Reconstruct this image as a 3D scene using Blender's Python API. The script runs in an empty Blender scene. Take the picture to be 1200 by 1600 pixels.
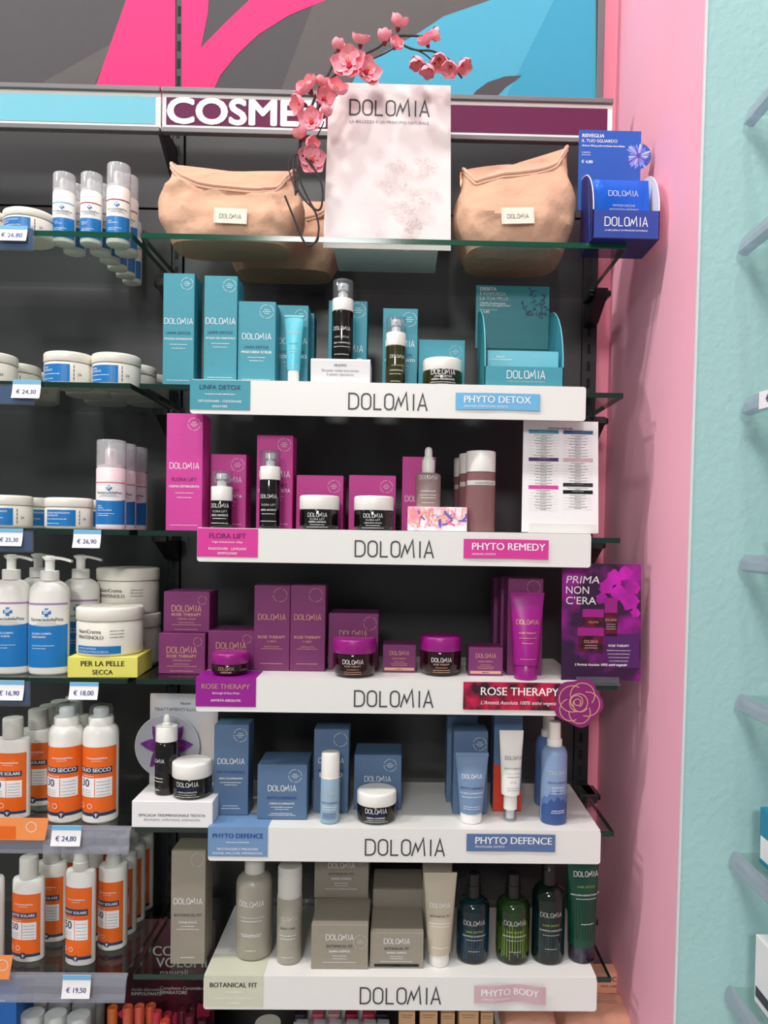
import bpy, bmesh, math, random
from mathutils import Vector, Matrix, noise
from math import sin, cos, pi, radians, sqrt
random.seed(7)
SC = bpy.context.scene
COL = SC.collection

# ------------------------------------------------------------------ camera
F, CX, CY = 1200.0, 646.0, 853.0           # focal length and principal point of the 1200x1600 frame
EYE = Vector((0, -1.2, 1.45))
yaw, pit, rol = radians(1.0), radians(-1.0), radians(0.95)
FW = Vector((sin(yaw)*cos(pit), cos(yaw)*cos(pit), sin(pit)))
RT0 = Vector((cos(yaw), -sin(yaw), 0)); UP0 = RT0.cross(FW)
RT = RT0*cos(rol) + UP0*sin(rol); UP = UP0*cos(rol) - RT0*sin(rol)
cam = bpy.data.cameras.new('camera'); co = bpy.data.objects.new('camera', cam); COL.objects.link(co)
mw = Matrix((RT, UP, -FW)).transposed().to_4x4(); mw.translation = EYE; co.matrix_world = mw
cam.sensor_width = 36; cam.lens = 36*F/1600; cam.clip_start = .01
cam.shift_x = (600-CX)/1600; cam.shift_y = (CY-800)/1600
SC.camera = co

# ------------------------------------------------------------------ light
W = bpy.data.worlds.new('world'); SC.world = W; W.use_nodes = True
W.node_tree.nodes['Background'].inputs[0].default_value = (.93, .96, 1, 1)
W.node_tree.nodes['Background'].inputs[1].default_value = .34
def area(name, loc, aim, sx, sy, power, col=(1, .985, .962)):
    l = bpy.data.lights.new(name, 'AREA'); l.shape = 'RECTANGLE'; l.size = sx; l.size_y = sy; l.energy = power; l.color = col
    o = bpy.data.objects.new(name, l); COL.objects.link(o); o.location = loc
    o.rotation_euler = (Vector(aim)-Vector(loc)).to_track_quat('-Z', 'Y').to_euler()
    return o
for lx, lp in ((-2.6, 33), (-1.6, 18), (-.55, 17), (.3, 14)):            # lamp track along the shelf wall
    area('track_lamp_light', (lx, -.80, 3.65), (lx*.3, .1, 1.0), .14, .14, lp)
area('ceiling_lamp_light', (-.8, -2.2, 3.65), (-.1, .1, 1.0), .5, .5, 14)
area('ceiling_lamp_light', (-.6, -5.0, 3.65), (-.1, 0, .5), .9, .9, 165)
SC.view_settings.view_transform = 'Standard'; SC.view_settings.look = 'None'
SC.view_settings.gamma = 1; SC.view_settings.use_curve_mapping = False
SC.view_settings.exposure = -0.16

# ------------------------------------------------------------------ photo pixel helpers (direction only; the depth comes from shelf or wall)
def sp(px, py, Y):
    d = FW + RT*((px-CX)/F) + UP*((CY-py)/F)
    return EYE + d*((Y-EYE.y)/d.y)
def pj(p):
    d = Vector(p)-EYE; z = d.dot(FW)
    return CX+F*d.dot(RT)/z, CY-F*d.dot(UP)/z
def pxm(Y, n=1): return n*(Y-EYE.y)/F        # metres per n pixels on the plane at depth Y
def shelf_z(py, Y, px=615): return sp(px, py, Y).z

# ------------------------------------------------------------------ materials
DEF = {}
MC = {}
def D(key, c, r=.5, **k): DEF[key] = dict(c=c, r=r, **k)
def lin(c): return tuple(((x/255)/12.92 if x/255 < .04045 else ((x/255+.055)/1.055)**2.4) for x in c) + (1,)
def M(key):
    if key in MC: return MC[key]
    d = DEF[key]; m = bpy.data.materials.new(key); m.use_nodes = True; nt = m.node_tree; N = nt.nodes; L = nt.links
    if d.get('kind') == 'custom':
        d['fn'](m); MC[key] = m; return m
    b = N['Principled BSDF']; out = N['Material Output']
    b.inputs['Roughness'].default_value = d['r']; b.inputs['Metallic'].default_value = d.get('metal', 0)
    b.inputs['Specular IOR Level'].default_value = d.get('spec', .5)
    if d.get('coat'): b.inputs['Coat Weight'].default_value = d['coat']; b.inputs['Coat Roughness'].default_value = .08
    if d.get('emit'): b.inputs['Emission Color'].default_value = lin(d['c']); b.inputs['Emission Strength'].default_value = d['emit']
    base = lin(d['c']); var = d.get('var', .05)
    tc = N.new('ShaderNodeTexCoord'); nz = N.new('ShaderNodeTexNoise'); nz.inputs['Scale'].default_value = d.get('scale', 60); nz.inputs['Detail'].default_value = 3
    mp = N.new('ShaderNodeMapping'); mp.inputs['Scale'].default_value = d.get('stretch', (1, 1, 1))
    L.new(tc.outputs['Object'], mp.inputs[0]); L.new(mp.outputs[0], nz.inputs['Vector'])
    mx = N.new('ShaderNodeMix'); mx.data_type = 'RGBA'
    c2 = lin(d['c2']) if d.get('c2') else tuple(min(1, x*(1+var)) for x in base[:3])+(1,)
    c1 = base if d.get('c2') else tuple(x*(1-var) for x in base[:3])+(1,)
    mx.inputs[6].default_value = c1; mx.inputs[7].default_value = c2
    if d.get('c2'):
        mr = N.new('ShaderNodeMapRange'); mr.inputs[1].default_value = d.get('lo', .4); mr.inputs[2].default_value = d.get('hi', .6)
        L.new(nz.outputs['Fac'], mr.inputs[0]); L.new(mr.outputs[0], mx.inputs[0])
    else: L.new(nz.outputs['Fac'], mx.inputs[0])
    L.new(mx.outputs[2], b.inputs['Base Color'])
    if d.get('bump'):
        nb = N.new('ShaderNodeTexNoise'); nb.inputs['Scale'].default_value = d.get('bscale', 300); nb.inputs['Detail'].default_value = 4
        L.new(mp.outputs[0], nb.inputs['Vector'])
        bp = N.new('ShaderNodeBump'); bp.inputs['Strength'].default_value = d['bump']; bp.inputs['Distance'].default_value = d.get('bdist', .001)
        L.new(nb.outputs['Fac'], bp.inputs['Height']); L.new(bp.outputs[0], b.inputs['Normal'])
    if d.get('clear') is not None:          # thin see-through plastic or glass: tinted transmission plus Fresnel reflection
        tr = N.new('ShaderNodeBsdfTransparent'); tr.inputs[0].default_value = base
        gl = N.new('ShaderNodeBsdfGlossy'); gl.inputs['Roughness'].default_value = d['r']
        fr = N.new('ShaderNodeFresnel'); io = d.get('ior', 1.45)
        ge = N.new('ShaderNodeNewGeometry'); mi = N.new('ShaderNodeMapRange'); mi.inputs[3].default_value = io; mi.inputs[4].default_value = 1/io
        L.new(ge.outputs['Backfacing'], mi.inputs[0]); L.new(mi.outputs[0], fr.inputs[0])      # rays are not bent, so no total reflection on the way out
        m1 = N.new('ShaderNodeMixShader'); L.new(fr.outputs[0], m1.inputs[0]); L.new(tr.outputs[0], m1.inputs[1]); L.new(gl.outputs[0], m1.inputs[2])
        m2 = N.new('ShaderNodeMixShader'); m2.inputs[0].default_value = d['clear']     # share of milky body
        L.new(m1.outputs[0], m2.inputs[1]); L.new(b.outputs[0], m2.inputs[2]); L.new(m2.outputs[0], out.inputs[0])
    MC[key] = m; return m

paper = dict(bump=.12, bscale=260, bdist=.0012, scale=45, var=.06, stretch=(1, 1, 2.2))
D('teal', (58, 148, 166), .5, **paper); D('teal_pale', (110, 196, 214), .5, **paper); D('teal_deep', (36, 132, 142), .45, **paper)
D('magenta', (206, 58, 152), .5, **paper); D('plum', (122, 44, 102), .45, **paper); D('slate', (84, 112, 146), .5, **paper)
D('greige', (150, 142, 128), .55, **paper); D('navy_card', (30, 62, 150), .4, **paper); D('navy_deep', (18, 38, 105), .4, **paper)
D('white_card', (236, 235, 236), .5, var=.015); D('white_acrylic', (232, 231, 227), .35, var=.015)
D('white_plastic', (238, 236, 230), .35, var=.015); D('cream_plastic', (236, 232, 220), .4, var=.02); D('grey_plastic', (205, 203, 196), .4, var=.02)
D('pink_plastic', (246, 220, 225), .4, var=.02); D('frost', (235, 236, 238), .2, clear=.35); D('clear_plastic', (232, 236, 240), .06, clear=.06)
D('rail_plastic', (220, 222, 232), .12, clear=.22); D('rail_clear', (236, 240, 246), .05, clear=.04)
D('dark_glass', (14, 11, 9), .08, var=.1, coat=.15); D('olive_glass', (58, 58, 12), .08, c2=(24, 24, 8), scale=9, lo=.35, hi=.65, coat=.15)
D('brown_glass', (34, 8, 14), .08, var=.1, coat=.15); D('violet_plastic', (146, 22, 122), .3, var=.03, bump=.05, bscale=500); D('violet_tube', (152, 20, 128), .28, var=.05)
D('teal_glass', (4, 40, 48), .07, c2=(3, 14, 18), scale=7, lo=.35, hi=.6, coat=.15); D('green_glass', (26, 58, 14), .07, c2=(6, 20, 10), scale=7, lo=.4, hi=.6, coat=.15)
D('deep_green_glass', (6, 28, 20), .07, c2=(3, 12, 10), scale=8, coat=.15); D('green_tube', (10, 70, 52), .25, var=.2, scale=14)
D('black_plastic', (16, 16, 18), .3, var=.1); D('grey_cap', (70, 68, 80), .15, c2=(35, 35, 48), scale=40, metal=.3)
D('rose_liquid', (196, 146, 148), .06, clear=.42, ior=1.4); D('rose_serum', (206, 184, 178), .08, clear=.45, ior=1.35)
D('blue_spray', (132, 156, 192), .4, var=.04); D('blue_deep', (52, 82, 140), .4, var=.05, bump=.0); D('blue_mid', (90, 118, 168), .4, var=.05)
D('pale_blue', (150, 178, 198), .4, var=.03); D('slate_tube', (112, 138, 172), .38, var=.03); D('cyan_tube', (92, 198, 216), .35, var=.04)
D('greige_bottle', (160, 155, 142), .3, var=.04); D('greige_tube', (190, 180, 160), .35, var=.03); D('red_card', (205, 60, 30), .45, **paper)
D('linen', (206, 165, 139), .9, var=.10, scale=30, bump=.55, bscale=46, bdist=.006, spec=.15); D('piping', (214, 174, 150), .7, var=.05, bump=.2, bscale=700); D('copper', (190, 120, 90), .25, metal=.9)
D('tag_cloth', (236, 228, 212), .9, var=.04, bump=.3, bscale=1200)
D('ink', (58, 58, 66), .5, var=.05); D('black', (14, 14, 16), .6, var=.05); D('white', (240, 240, 240), .5, var=.02); D('navy', (24, 44, 92), .5, var=.05); D('navy_print', (10, 52, 140), .5, var=.05)
D('teal_print', (8, 62, 92), .5); D('gold', (226, 176, 146), .35, metal=.3); D('plum_print', (96, 20, 84), .5); D('grey_print', (120, 120, 128), .5); D('silver_print', (200, 200, 196), .45); D('rose_gold', (206, 150, 132), .35, metal=.4)
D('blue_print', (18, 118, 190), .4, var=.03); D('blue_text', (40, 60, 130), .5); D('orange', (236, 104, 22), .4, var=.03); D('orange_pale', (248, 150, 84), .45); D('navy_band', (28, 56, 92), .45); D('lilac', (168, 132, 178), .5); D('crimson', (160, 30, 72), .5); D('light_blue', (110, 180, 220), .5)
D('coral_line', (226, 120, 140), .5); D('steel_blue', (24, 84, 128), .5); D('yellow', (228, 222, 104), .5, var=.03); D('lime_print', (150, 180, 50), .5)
D('sky_sticker', (106, 178, 222), .5); D('violet_sticker', (148, 12, 142), .45); D('slate_sticker', (110, 146, 188), .5); D('slate_blue_sticker', (88, 112, 158), .5); D('sage_sticker', (206, 208, 186), .5); D('mauve_sticker', (206, 172, 178), .5); D('magenta_sticker', (214, 50, 150), .5)
D('panel_dark', (26, 26, 28), .40, var=.10, scale=5, stretch=(1, 1, 4), spec=.7); D('panel_edge', (24, 24, 26), .6); D('metal_black', (26, 26, 29), .4, var=.1); D('slot_black', (6, 6, 7), .8); D('rail_grey', (112, 110, 112), .4, metal=.2); D('frame_grey', (96, 92, 94), .4)
D('graphic_pink', (240, 48, 112), .6, var=.02, spec=.2); D('graphic_blue', (56, 148, 176), .6, var=.02, spec=.2); D('graphic_blue_light', (72, 160, 186), .6, var=.02, spec=.2); D('graphic_dark', (74, 72, 74), .6, var=.05, spec=.2); D('graphic_dark_light', (88, 85, 84), .6, var=.05, spec=.2)
D('sign_blue', (114, 184, 200), .6, var=.01, spec=.2); D('sign_plum', (98, 30, 70), .6, var=.02, spec=.2)
D('pink_wall', (250, 182, 203), .6, var=.03, scale=8, bump=.05, bscale=200, spec=.3); D('rose_wall', (236, 140, 162), .6, var=.03, scale=8)
D('teal_wall', (166, 206, 206), .6, var=.03, scale=10, bump=.5, bscale=95, bdist=.002); D('corner_bead', (226, 226, 228), .5)
D('floor_tile', (190, 186, 180), .4, var=.05, scale=4); D('ceiling_white', (228, 228, 226), .7)
D('glass', (244, 250, 247), .01, clear=0.0, ior=1.5); D('glass_edge', (30, 110, 84), .12, clear=.45); D('glass_edge_dark', (10, 42, 34), .1, var=.4, scale=14, coat=.4)
D('petal', (250, 140, 160), .7, c2=(255, 188, 196), scale=60, lo=.35, hi=.65); D('petal_deep', (226, 62, 96), .6); D('calyx', (120, 40, 50), .6); D('stamen', (226, 180, 90), .6); D('twig', (42, 32, 34), .6, var=.2)
D('sachet_blue', (20, 98, 214), .22, metal=.35, var=.12, scale=25, bump=.35, bscale=30, bdist=.004); D('header_blue', (22, 84, 178), .4); D('flower_blue', (120, 140, 226), .5); D('flower_violet', (96, 60, 160), .5)
D('teal_dark_print', (8, 70, 82), .5)  # dark teal colour of the herb drawing and one bottle's stripes
D('poster_violet', (44, 4, 52), .35, c2=(170, 10, 160), scale=13, lo=.46, hi=.68); D('poster_petal', (196, 20, 176), .35, c2=(120, 8, 120), scale=28, lo=.35, hi=.65); D('poster_lilac', (70, 20, 90), .35); D('poster_jar', (96, 0, 44), .3, c2=(30, 0, 16), scale=60)
D('rose_banner', (200, 8, 70), .4, c2=(50, 0, 26), scale=38, lo=.42, hi=.62); D('rose_disc', (132, 24, 104), .45)
D('floral_card', (246, 236, 240), .45, c2=(240, 150, 176), scale=38, lo=.50, hi=.70); D('swirl_orange', (246, 172, 140), .45); D('swirl_violet', (110, 90, 180), .45)
D('card_pearl', (230, 218, 216), .5, c2=(228, 212, 208), scale=9, lo=.45, hi=.8); D('line_rose', (228, 213, 211), .5)
D('pearl_grey', (206, 208, 214), .4, c2=(226, 214, 208), scale=9); D('purple_petal', (118, 40, 140), .45, c2=(84, 22, 104), scale=90); D('lens_clear', (228, 228, 236), .1, clear=.42)
D('lip_poster', (86, 22, 40), .4, c2=(54, 16, 28), scale=16); D('lip_poster_pink', (214, 60, 96), .4)
for i, c in enumerate([(196, 104, 48), (206, 92, 70), (214, 96, 74), (206, 90, 62), (176, 48, 62), (150, 34, 50), (196, 70, 60), (84, 18, 34), (70, 12, 30), (92, 20, 40), (60, 10, 24)]): D('lip%d' % i, c, .3, var=.05, metal=.15)
D('tan_card', (206, 164, 122), .55, **paper); D('peach_pack', (214, 156, 132), .35, var=.06, scale=20, bump=.3, bscale=25, bdist=.004); D('peach_card', (222, 160, 132), .5, **paper); D('pastel_print', (190, 180, 220), .5)
for i, c in enumerate([(40, 22, 40), (196, 92, 112), (206, 150, 156), (150, 24, 56), (186, 60, 84)]): D('pol%d' % i, c, .2, coat=.15)
D('tray_white', (226, 226, 228), .4); D('blue_box', (16, 96, 176), .45); D('box_teal2', (20, 130, 160), .45)

# ------------------------------------------------------------------ mesh collector
class MB:
    def __init__(s): s.v = []; s.f = []; s.m = []; s.sm = []
    def add(s, vs, fs, mat, smooth=False):
        o = len(s.v); s.v += [tuple(v) for v in vs]
        for f in fs: s.f.append(tuple(i+o for i in f)); s.m.append(mat); s.sm.append(smooth)
        return s
    def box(s, x0, x1, y0, y1, z0, z1, mat, bev=0):
        if bev <= 0:
            v = [(x, y, z) for z in (z0, z1) for y in (y0, y1) for x in (x0, x1)]
            return s.add(v, [(0, 2, 3, 1), (4, 5, 7, 6), (0, 1, 5, 4), (2, 6, 7, 3), (0, 4, 6, 2), (1, 3, 7, 5)], mat)
        bm = bmesh.new(); bmesh.ops.create_cube(bm, size=1)
        for v in bm.verts: v.co = ((x0+x1)/2+v.co.x*(x1-x0), (y0+y1)/2+v.co.y*(y1-y0), (z0+z1)/2+v.co.z*(z1-z0))
        bmesh.ops.bevel(bm, geom=bm.edges[:], offset=bev, segments=2, affect='EDGES', profile=.5)
        bm.verts.index_update()
        s.add([v.co[:] for v in bm.verts], [[v.index for v in f.verts] for f in bm.faces], mat); bm.free(); return s
    def loft(s, rings, mat, c0=True, c1=True, smooth=True, closed=True):
        n = len(rings[0]); vs = [p for r in rings for p in r]; fs = []
        for k in range(len(rings)-1):
            for i in range(n if closed else n-1):
                j = (i+1) % n; fs.append((k*n+i, k*n+j, (k+1)*n+j, (k+1)*n+i))
        if c0: fs.append(tuple(reversed(range(n))))
        if c1: fs.append(tuple(range((len(rings)-1)*n, len(rings)*n)))
        return s.add(vs, fs, mat, smooth)
    def lathe(s, prof, mat, n=36, cx=0, cy=0, sy=1, cap=True):
        prof = [(max(r, 1e-5), z) for r, z in prof]
        return s.loft([[(cx+r*cos(2*pi*i/n), cy+r*sy*sin(2*pi*i/n), z) for i in range(n)] for r, z in prof], mat, cap, cap)
    def tube(s, pts, r, mat, n=7, rs=None):
        pts = [Vector(p) for p in pts]; rings = []; a = None
        for i, p in enumerate(pts):
            t = (pts[min(i+1, len(pts)-1)]-pts[max(i-1, 0)]).normalized()
            if a is None: a = t.orthogonal().normalized()
            else: a = (a-t*a.dot(t)).normalized()
            b = t.cross(a); rr = rs[i] if rs else r
            rings.append([p+(a*cos(2*pi*k/n)+b*sin(2*pi*k/n))*rr for k in range(n)])
        return s.loft(rings, mat)
    def prism(s, poly, y0, y1, mat):        # poly = [(x,z)] counter-clockwise seen from the front
        n = len(poly); vs = [(x, y0, z) for x, z in poly]+[(x, y1, z) for x, z in poly]
        fs = [tuple(range(n)), tuple(reversed(range(n, 2*n)))]+[(i, n+i, n+(i+1) % n, (i+1) % n) for i in range(n)]
        return s.add(vs, fs, mat)
    def prism_x(s, poly, x0, x1, mat):      # poly = [(y,z)]
        n = len(poly); vs = [(x0, y, z) for y, z in poly]+[(x1, y, z) for y, z in poly]
        fs = [tuple(reversed(range(n))), tuple(range(n, 2*n))]+[(i, (i+1) % n, n+(i+1) % n, n+i) for i in range(n)]
        return s.add(vs, fs, mat)
    def build(s, name, parent=None, loc=None, rot=None):
        me = bpy.data.meshes.new(name); me.from_pydata(s.v, [], s.f)
        keys = []
        for k in s.m:
            if k not in keys: keys.append(k)
        for k in keys: me.materials.append(M(k))
        me.polygons.foreach_set('material_index', [keys.index(k) for k in s.m])
        me.polygons.foreach_set('use_smooth', s.sm); me.update()
        if any(s.sm): me.set_sharp_from_angle(angle=radians(38))
        o = bpy.data.objects.new(name, me); COL.objects.link(o)
        if parent: o.parent = parent
        if loc: o.location = loc
        if rot: o.rotation_euler = rot
        return o
def tag(o, label, cat, group=None, kind=None):
    if label: o['label'] = label
    if cat: o['category'] = cat
    if group: o['group'] = group
    if kind: o['kind'] = kind
    return o
def thing(name, label, cat, loc=(0, 0, 0), rz=0, group=None, rx=0):
    o = bpy.data.objects.new(name, None); COL.objects.link(o); o.location = loc; o.rotation_euler = (rx, 0, rz); o.empty_display_size = .02
    return tag(o, label, cat, group)
def copy_thing(src, loc, label, group=None, rz=None):
    r = src.copy(); COL.objects.link(r); r.location = loc; r['label'] = label
    if rz is not None: r.rotation_euler = (0, 0, rz)
    if group: r['group'] = group
    for ch in list(src.children):
        c = ch.copy(); COL.objects.link(c); c.parent = r
        for g in list(ch.children):
            q = g.copy(); COL.objects.link(q); q.parent = c
    return r
def structure(o): o['kind'] = 'structure'; return o

# ------------------------------------------------------------------ lettering
GC = {}
def glyphs(t, bold, shear):
    k = (t, bold, shear)
    if k in GC: return GC[k]
    def mk(tt):
        c = bpy.data.curves.new('t', 'FONT'); c.body = tt; c.size = 1; c.resolution_u = 4; c.offset = bold; c.shear = shear; c.fill_mode = 'FRONT'
        o = bpy.data.objects.new('t', c); COL.objects.link(o)
        me = bpy.data.meshes.new_from_object(o.evaluated_get(bpy.context.evaluated_depsgraph_get()))
        v = [(p.co.x, p.co.y) for p in me.vertices]; f = [tuple(p.vertices) for p in me.polygons]
        bpy.data.objects.remove(o); bpy.data.curves.remove(c); bpy.data.meshes.remove(me)
        return v, f
    if 'cap' not in GC: GC['cap'] = max(p[1] for p in mk('H')[0])
    cap = GC['cap']; v, f = mk(t)
    x0 = min(p[0] for p in v); x1 = max(p[0] for p in v)
    r = ([((x-x0)/cap, y/cap) for x, y in v], f, (x1-x0)/cap); GC[k] = r; return r
def ribbon(pts, w, closed=False):
    n = len(pts); L = []; R = []
    for i in range(n):
        p = Vector(pts[i]); a = Vector(pts[i-1]) if (i > 0 or closed) else None; b = Vector(pts[(i+1) % n]) if (i < n-1 or closed) else None
        d1 = (p-a).normalized() if a is not None else None; d2 = (b-p).normalized() if b is not None else None
        if d1 is None: d1 = d2
        if d2 is None: d2 = d1
        n1 = Vector((-d1.y, d1.x)); n2 = Vector((-d2.y, d2.x)); m = n1+n2
        m = n1 if m.length < .3 else m.normalized()
        s = w/2/max(.35, m.dot(n1)); L.append(p+m*s); R.append(p-m*s)
    vs = [tuple(q) for q in L]+[tuple(q) for q in R]
    fs = [(i, n+i, n+(i+1) % n, (i+1) % n) for i in range(n if closed else n-1)]
    return vs, fs
def rr(x0, x1, z0, z1, r, k=4):
    p = []
    for cx, cz, a in ((x1-r, z1-r, 0), (x0+r, z1-r, 90), (x0+r, z0+r, 180), (x1-r, z0+r, 270)):
        p += [(cx+r*cos(radians(a+90*i/k)), cz+r*sin(radians(a+90*i/k))) for i in range(k+1)]
    return p
def logo_strokes(w=.10):
    out = []
    d = [(0, 0), (.30, 0)]+[(.30+.32*sin(radians(a)), .34-.34*cos(radians(a))) for a in (22, 45, 68, 90)]+[(.30+.32*cos(radians(a)), .66+.34*sin(radians(a))) for a in (0, 22, 45, 68, 90)]+[(0, 1)]
    out.append(ribbon(d, w, True)); out.append(ribbon(rr(.83, 1.41, 0, 1, .27), w, True)); out.append(ribbon([(1.64, 1), (1.64, 0), (2.12, 0)], w))
    out.append(ribbon(rr(2.33, 2.89, 0, 1, .26), w, True)); out.append(ribbon([(2.98, -.04), (3.22, .76), (3.38, .28), (3.72, 1.1), (3.82, -.04)], w))
    out.append(ribbon([(4.2, -.04), (4.2, 1.04)], w)); out.append(ribbon([(4.48, -.04), (4.79, 1.04), (5.08, -.04)], w)); out.append(ribbon([(4.58, .3), (4.99, .3)], w))
    return out
LOGO = logo_strokes()
class TX(MB):
    def __init__(s, fn): super().__init__(); s.fn = fn; s.k = 0
    def put(s, vs, fs, mat, lift=0): s.add([(a, b-lift, c) for a, b, c in (s.fn(u, v) for u, v in vs)], fs, mat)
    def text(s, t, u, v, mat, width=None, h=None, bold=0, shear=0, al='c'):
        ex = bold if bold >= .02 else 0
        g, f, wd = glyphs(t, 0, shear)
        if h is None: h = width/wd; sx = h
        elif width is None: sx = h
        else: sx = width/wd
        lift = 0; x0 = u-wd*sx*{'c': .5, 'l': 0, 'r': 1}[al]
        for dx, dy in ((-1, 0), (1, 0), (0, 1), (0, -1), (-.7, .7), (.7, .7), (.7, -.7), (-.7, -.7)) if ex > .045 else ((-1, 0), (1, 0)) if ex else ((0, 0),):
            s.put([(x0+(x+dx*ex*.9)*sx, v+(y+dy*ex*.9)*h) for x, y in g], f, mat, lift); lift += 6e-5
    def logo(s, u, v, mat, width, al='c'):
        k = width/5.08; x0 = u-(width/2 if al == 'c' else 0)
        for i, (vs, fs) in enumerate(LOGO): s.put([(x0+x*k, v+y*k) for x, y in vs], fs, mat, 6e-5 if i == len(LOGO)-1 else 0)
    def greek(s, u, v, width, h, mat, al='c'):            # print too small to read in the photograph
        h *= .72; x = u-(width/2 if al == 'c' else 0); e = x+width
        while x < e-h*.5:
            w = min(e-x, h*random.uniform(1.2, 4.5)); n = max(1, int(w/(h*4)))
            s.rect(x, x+w, v, v+h*random.uniform(.75, 1), mat); x += w+h*.6
    def rect(s, x0, x1, z0, z1, mat):
        n = max(1, int(abs(x1-x0)/.004)); n = min(n, 40)
        vs = [(x0+(x1-x0)*i/n, z) for z in (z0, z1) for i in range(n+1)]
        s.put(vs, [(i, i+1, n+2+i, n+1+i) for i in range(n)], mat)
    def poly(s, pts, mat): s.k += 8e-6; s.put(pts, [tuple(range(len(pts)))], mat, s.k)       # each shape a hair in front of the last
    def line(s, pts, w, mat, closed=False): s.k += 8e-6; vs, fs = ribbon(pts, w, closed); s.put(vs, fs, mat, s.k)
    def circle(s, u, v, r, mat, n=20): s.poly([(u+r*cos(2*pi*i/n), v+r*sin(2*pi*i/n)) for i in range(n)], mat)
    def ring(s, u, v, r, w, mat, gaps=True, inner=True):
        for k in range(26):
            if gaps and k in (5, 12, 18, 25): continue
            a = 2*pi*k/26; b = a+2*pi/26*(.72 if gaps else 1)
            s.put([(u+q*cos(t), v+q*sin(t)) for q, t in ((r-w, a), (r+w, a), (r+w, b), (r-w, b))], [(0, 1, 2, 3)], mat)
        if inner:
            for k in (-1, 0, 1): s.greek(u, v+k*r*.28-r*.06, r*(1.2 if k == 0 else .7), r*.12, mat)
def flat(y, x=0): return lambda u, v: (x+u, y-.00035, v)
def cyl(r, e=.0004, y0=0): return lambda u, v: ((r+e)*sin(u/r), y0-(r+e)*cos(u/r), v)
def lines(t, w, h, L):
    """L: (kind/text, v fraction of h, width fraction of w, material, option); '@' is the brand word, '~' unreadable small print"""
    for q in L:
        s, vf, wf, mat = q[:4]; opt = q[4] if len(q) > 4 else {}
        if s == '@': t.logo(opt.get('u', 0)*w, vf*h, mat, wf*w)
        elif s == '~': t.greek(opt.get('u', 0)*w, vf*h, wf*w, opt.get('h', .0016), mat)
        elif s == 'O': t.ring(opt.get('u', .28)*w, vf*h, wf*w, .00035, mat, True, opt.get('inner', True))
        elif s == '=': t.rect((opt.get('u', 0)-wf/2)*w, (opt.get('u', 0)+wf/2)*w, vf*h, vf*h+opt['h'], mat)
        else: t.text(s, opt.get('u', 0)*w, vf*h, mat, width=wf*w, bold=opt.get('b', .012), shear=opt.get('i', 0), h=opt.get('hh'))
def letter(p, fn, w, h, L, name='lettering'):
    t = TX(fn); lines(t, w, h, L); return t.build(name, p)

# ------------------------------------------------------------------ placing by photo extent on a known depth and shelf
def fit(xl, xr, yt, Y, zb, r=None):
    xc = (xl+xr)/2
    yb = pj((sp(xc, yt, Y).x, Y, zb))[1]
    X = sp(xc, (yt+yb)/2, Y).x; w = pxm(Y, xr-xl)
    r = w/2 if r is None else r
    Yt = Y + (r if yt > 832 else -r)
    return X, w, sp(xc, yt, Yt).z-zb
# ------------------------------------------------------------------ room shell
YP = .30                                                  # back wall, behind the shelving panels (about .275)
def edge_x(top, bot, Y):
    a, b = sp(*top, Y), sp(*bot, Y)
    return lambda z: a.x+(b.x-a.x)*(z-a.z)/(b.z-a.z)
YF = -.145
xe = edge_x((1104, 0), (1053, 1600), YF); xc_ = edge_x((966, 0), (923, 1600), YP)
ZT = 3.75
def slab(name, quad, mat, th):
    b = MB(); n = [Vector(p) for p in quad]; off = Vector(th)
    b.add(n+[p+off for p in n], [(0, 1, 2, 3), (7, 6, 5, 4), (0, 4, 5, 1), (1, 5, 6, 2), (2, 6, 7, 3), (3, 7, 4, 0)], mat)
    return structure(b.build(name))
slab('wall_back', [(-3, YP, 0), (xc_(0), YP, 0), (xc_(ZT), YP, ZT), (-3, YP, ZT)], 'rose_wall', (0, .08, 0))
slab('wall_right', [(xc_(0), YP, 0), (xe(0), YF+.0006, 0), (xe(ZT), YF+.0006, ZT), (xc_(ZT), YP, ZT)], 'pink_wall', (.05, 0, 0))
slab('wall_pillar', [(xe(0)+.002, YF, 0), (2.2, YF, 0), (2.2, YF, ZT), (xe(ZT)+.002, YF, ZT)], 'teal_wall', (0, .05, 0))
slab('trim_1', [(xe(0)-.0006, YF-.001, 0), (xe(0)+.0022, YF-.001, 0), (xe(ZT)+.0022, YF-.001, ZT), (xe(ZT)-.0006, YF-.001, ZT)], 'corner_bead', (0, .004, 0))
b = MB(); b.box(-3, 2.2, -6, .3, -.05, 0, 'floor_tile'); structure(b.build('floor'))
b = MB(); b.box(-3, 2.2, -6, .3, ZT, ZT+.05, 'ceiling_white'); structure(b.build('ceiling'))

# ------------------------------------------------------------------ shelving unit
YB = .275
zsign_t, zsign_b, YS = sp(605, 147, .17).z, sp(605, 217, .17).z, .17
xu = sp(279, 300, YB).x                                   # centre of the slotted upright between the bays
xr_ = sp(934, 500, YB).x
zseam = sp(150, 324, YB).z
unit = thing('shelving_unit', 'dark grey wall shelving with slotted uprights behind all the glass shelves', 'shelving', (xu, YB, 0))
def upart(b, name): 
    o = b.build(name, unit, loc=(-xu, -YB, 0)); return o
for x0, x1 in ((-1.35, xu-.012), (xu+.012, xr_-.03)):
    for z0, z1 in ((.25, .9), (.903, zseam-.0015), (zseam+.0015, zsign_t+.03)):
        b = MB(); b.box(x0, x1, YB, YB+.016, z0, z1, 'panel_dark', .001); upart(b, 'back_panel')
b = MB(); b.box(-1.35, xr_, YB+.0165, YB+.02, .25, 2.75, 'panel_edge'); upart(b, 'backing_sheet')
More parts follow.
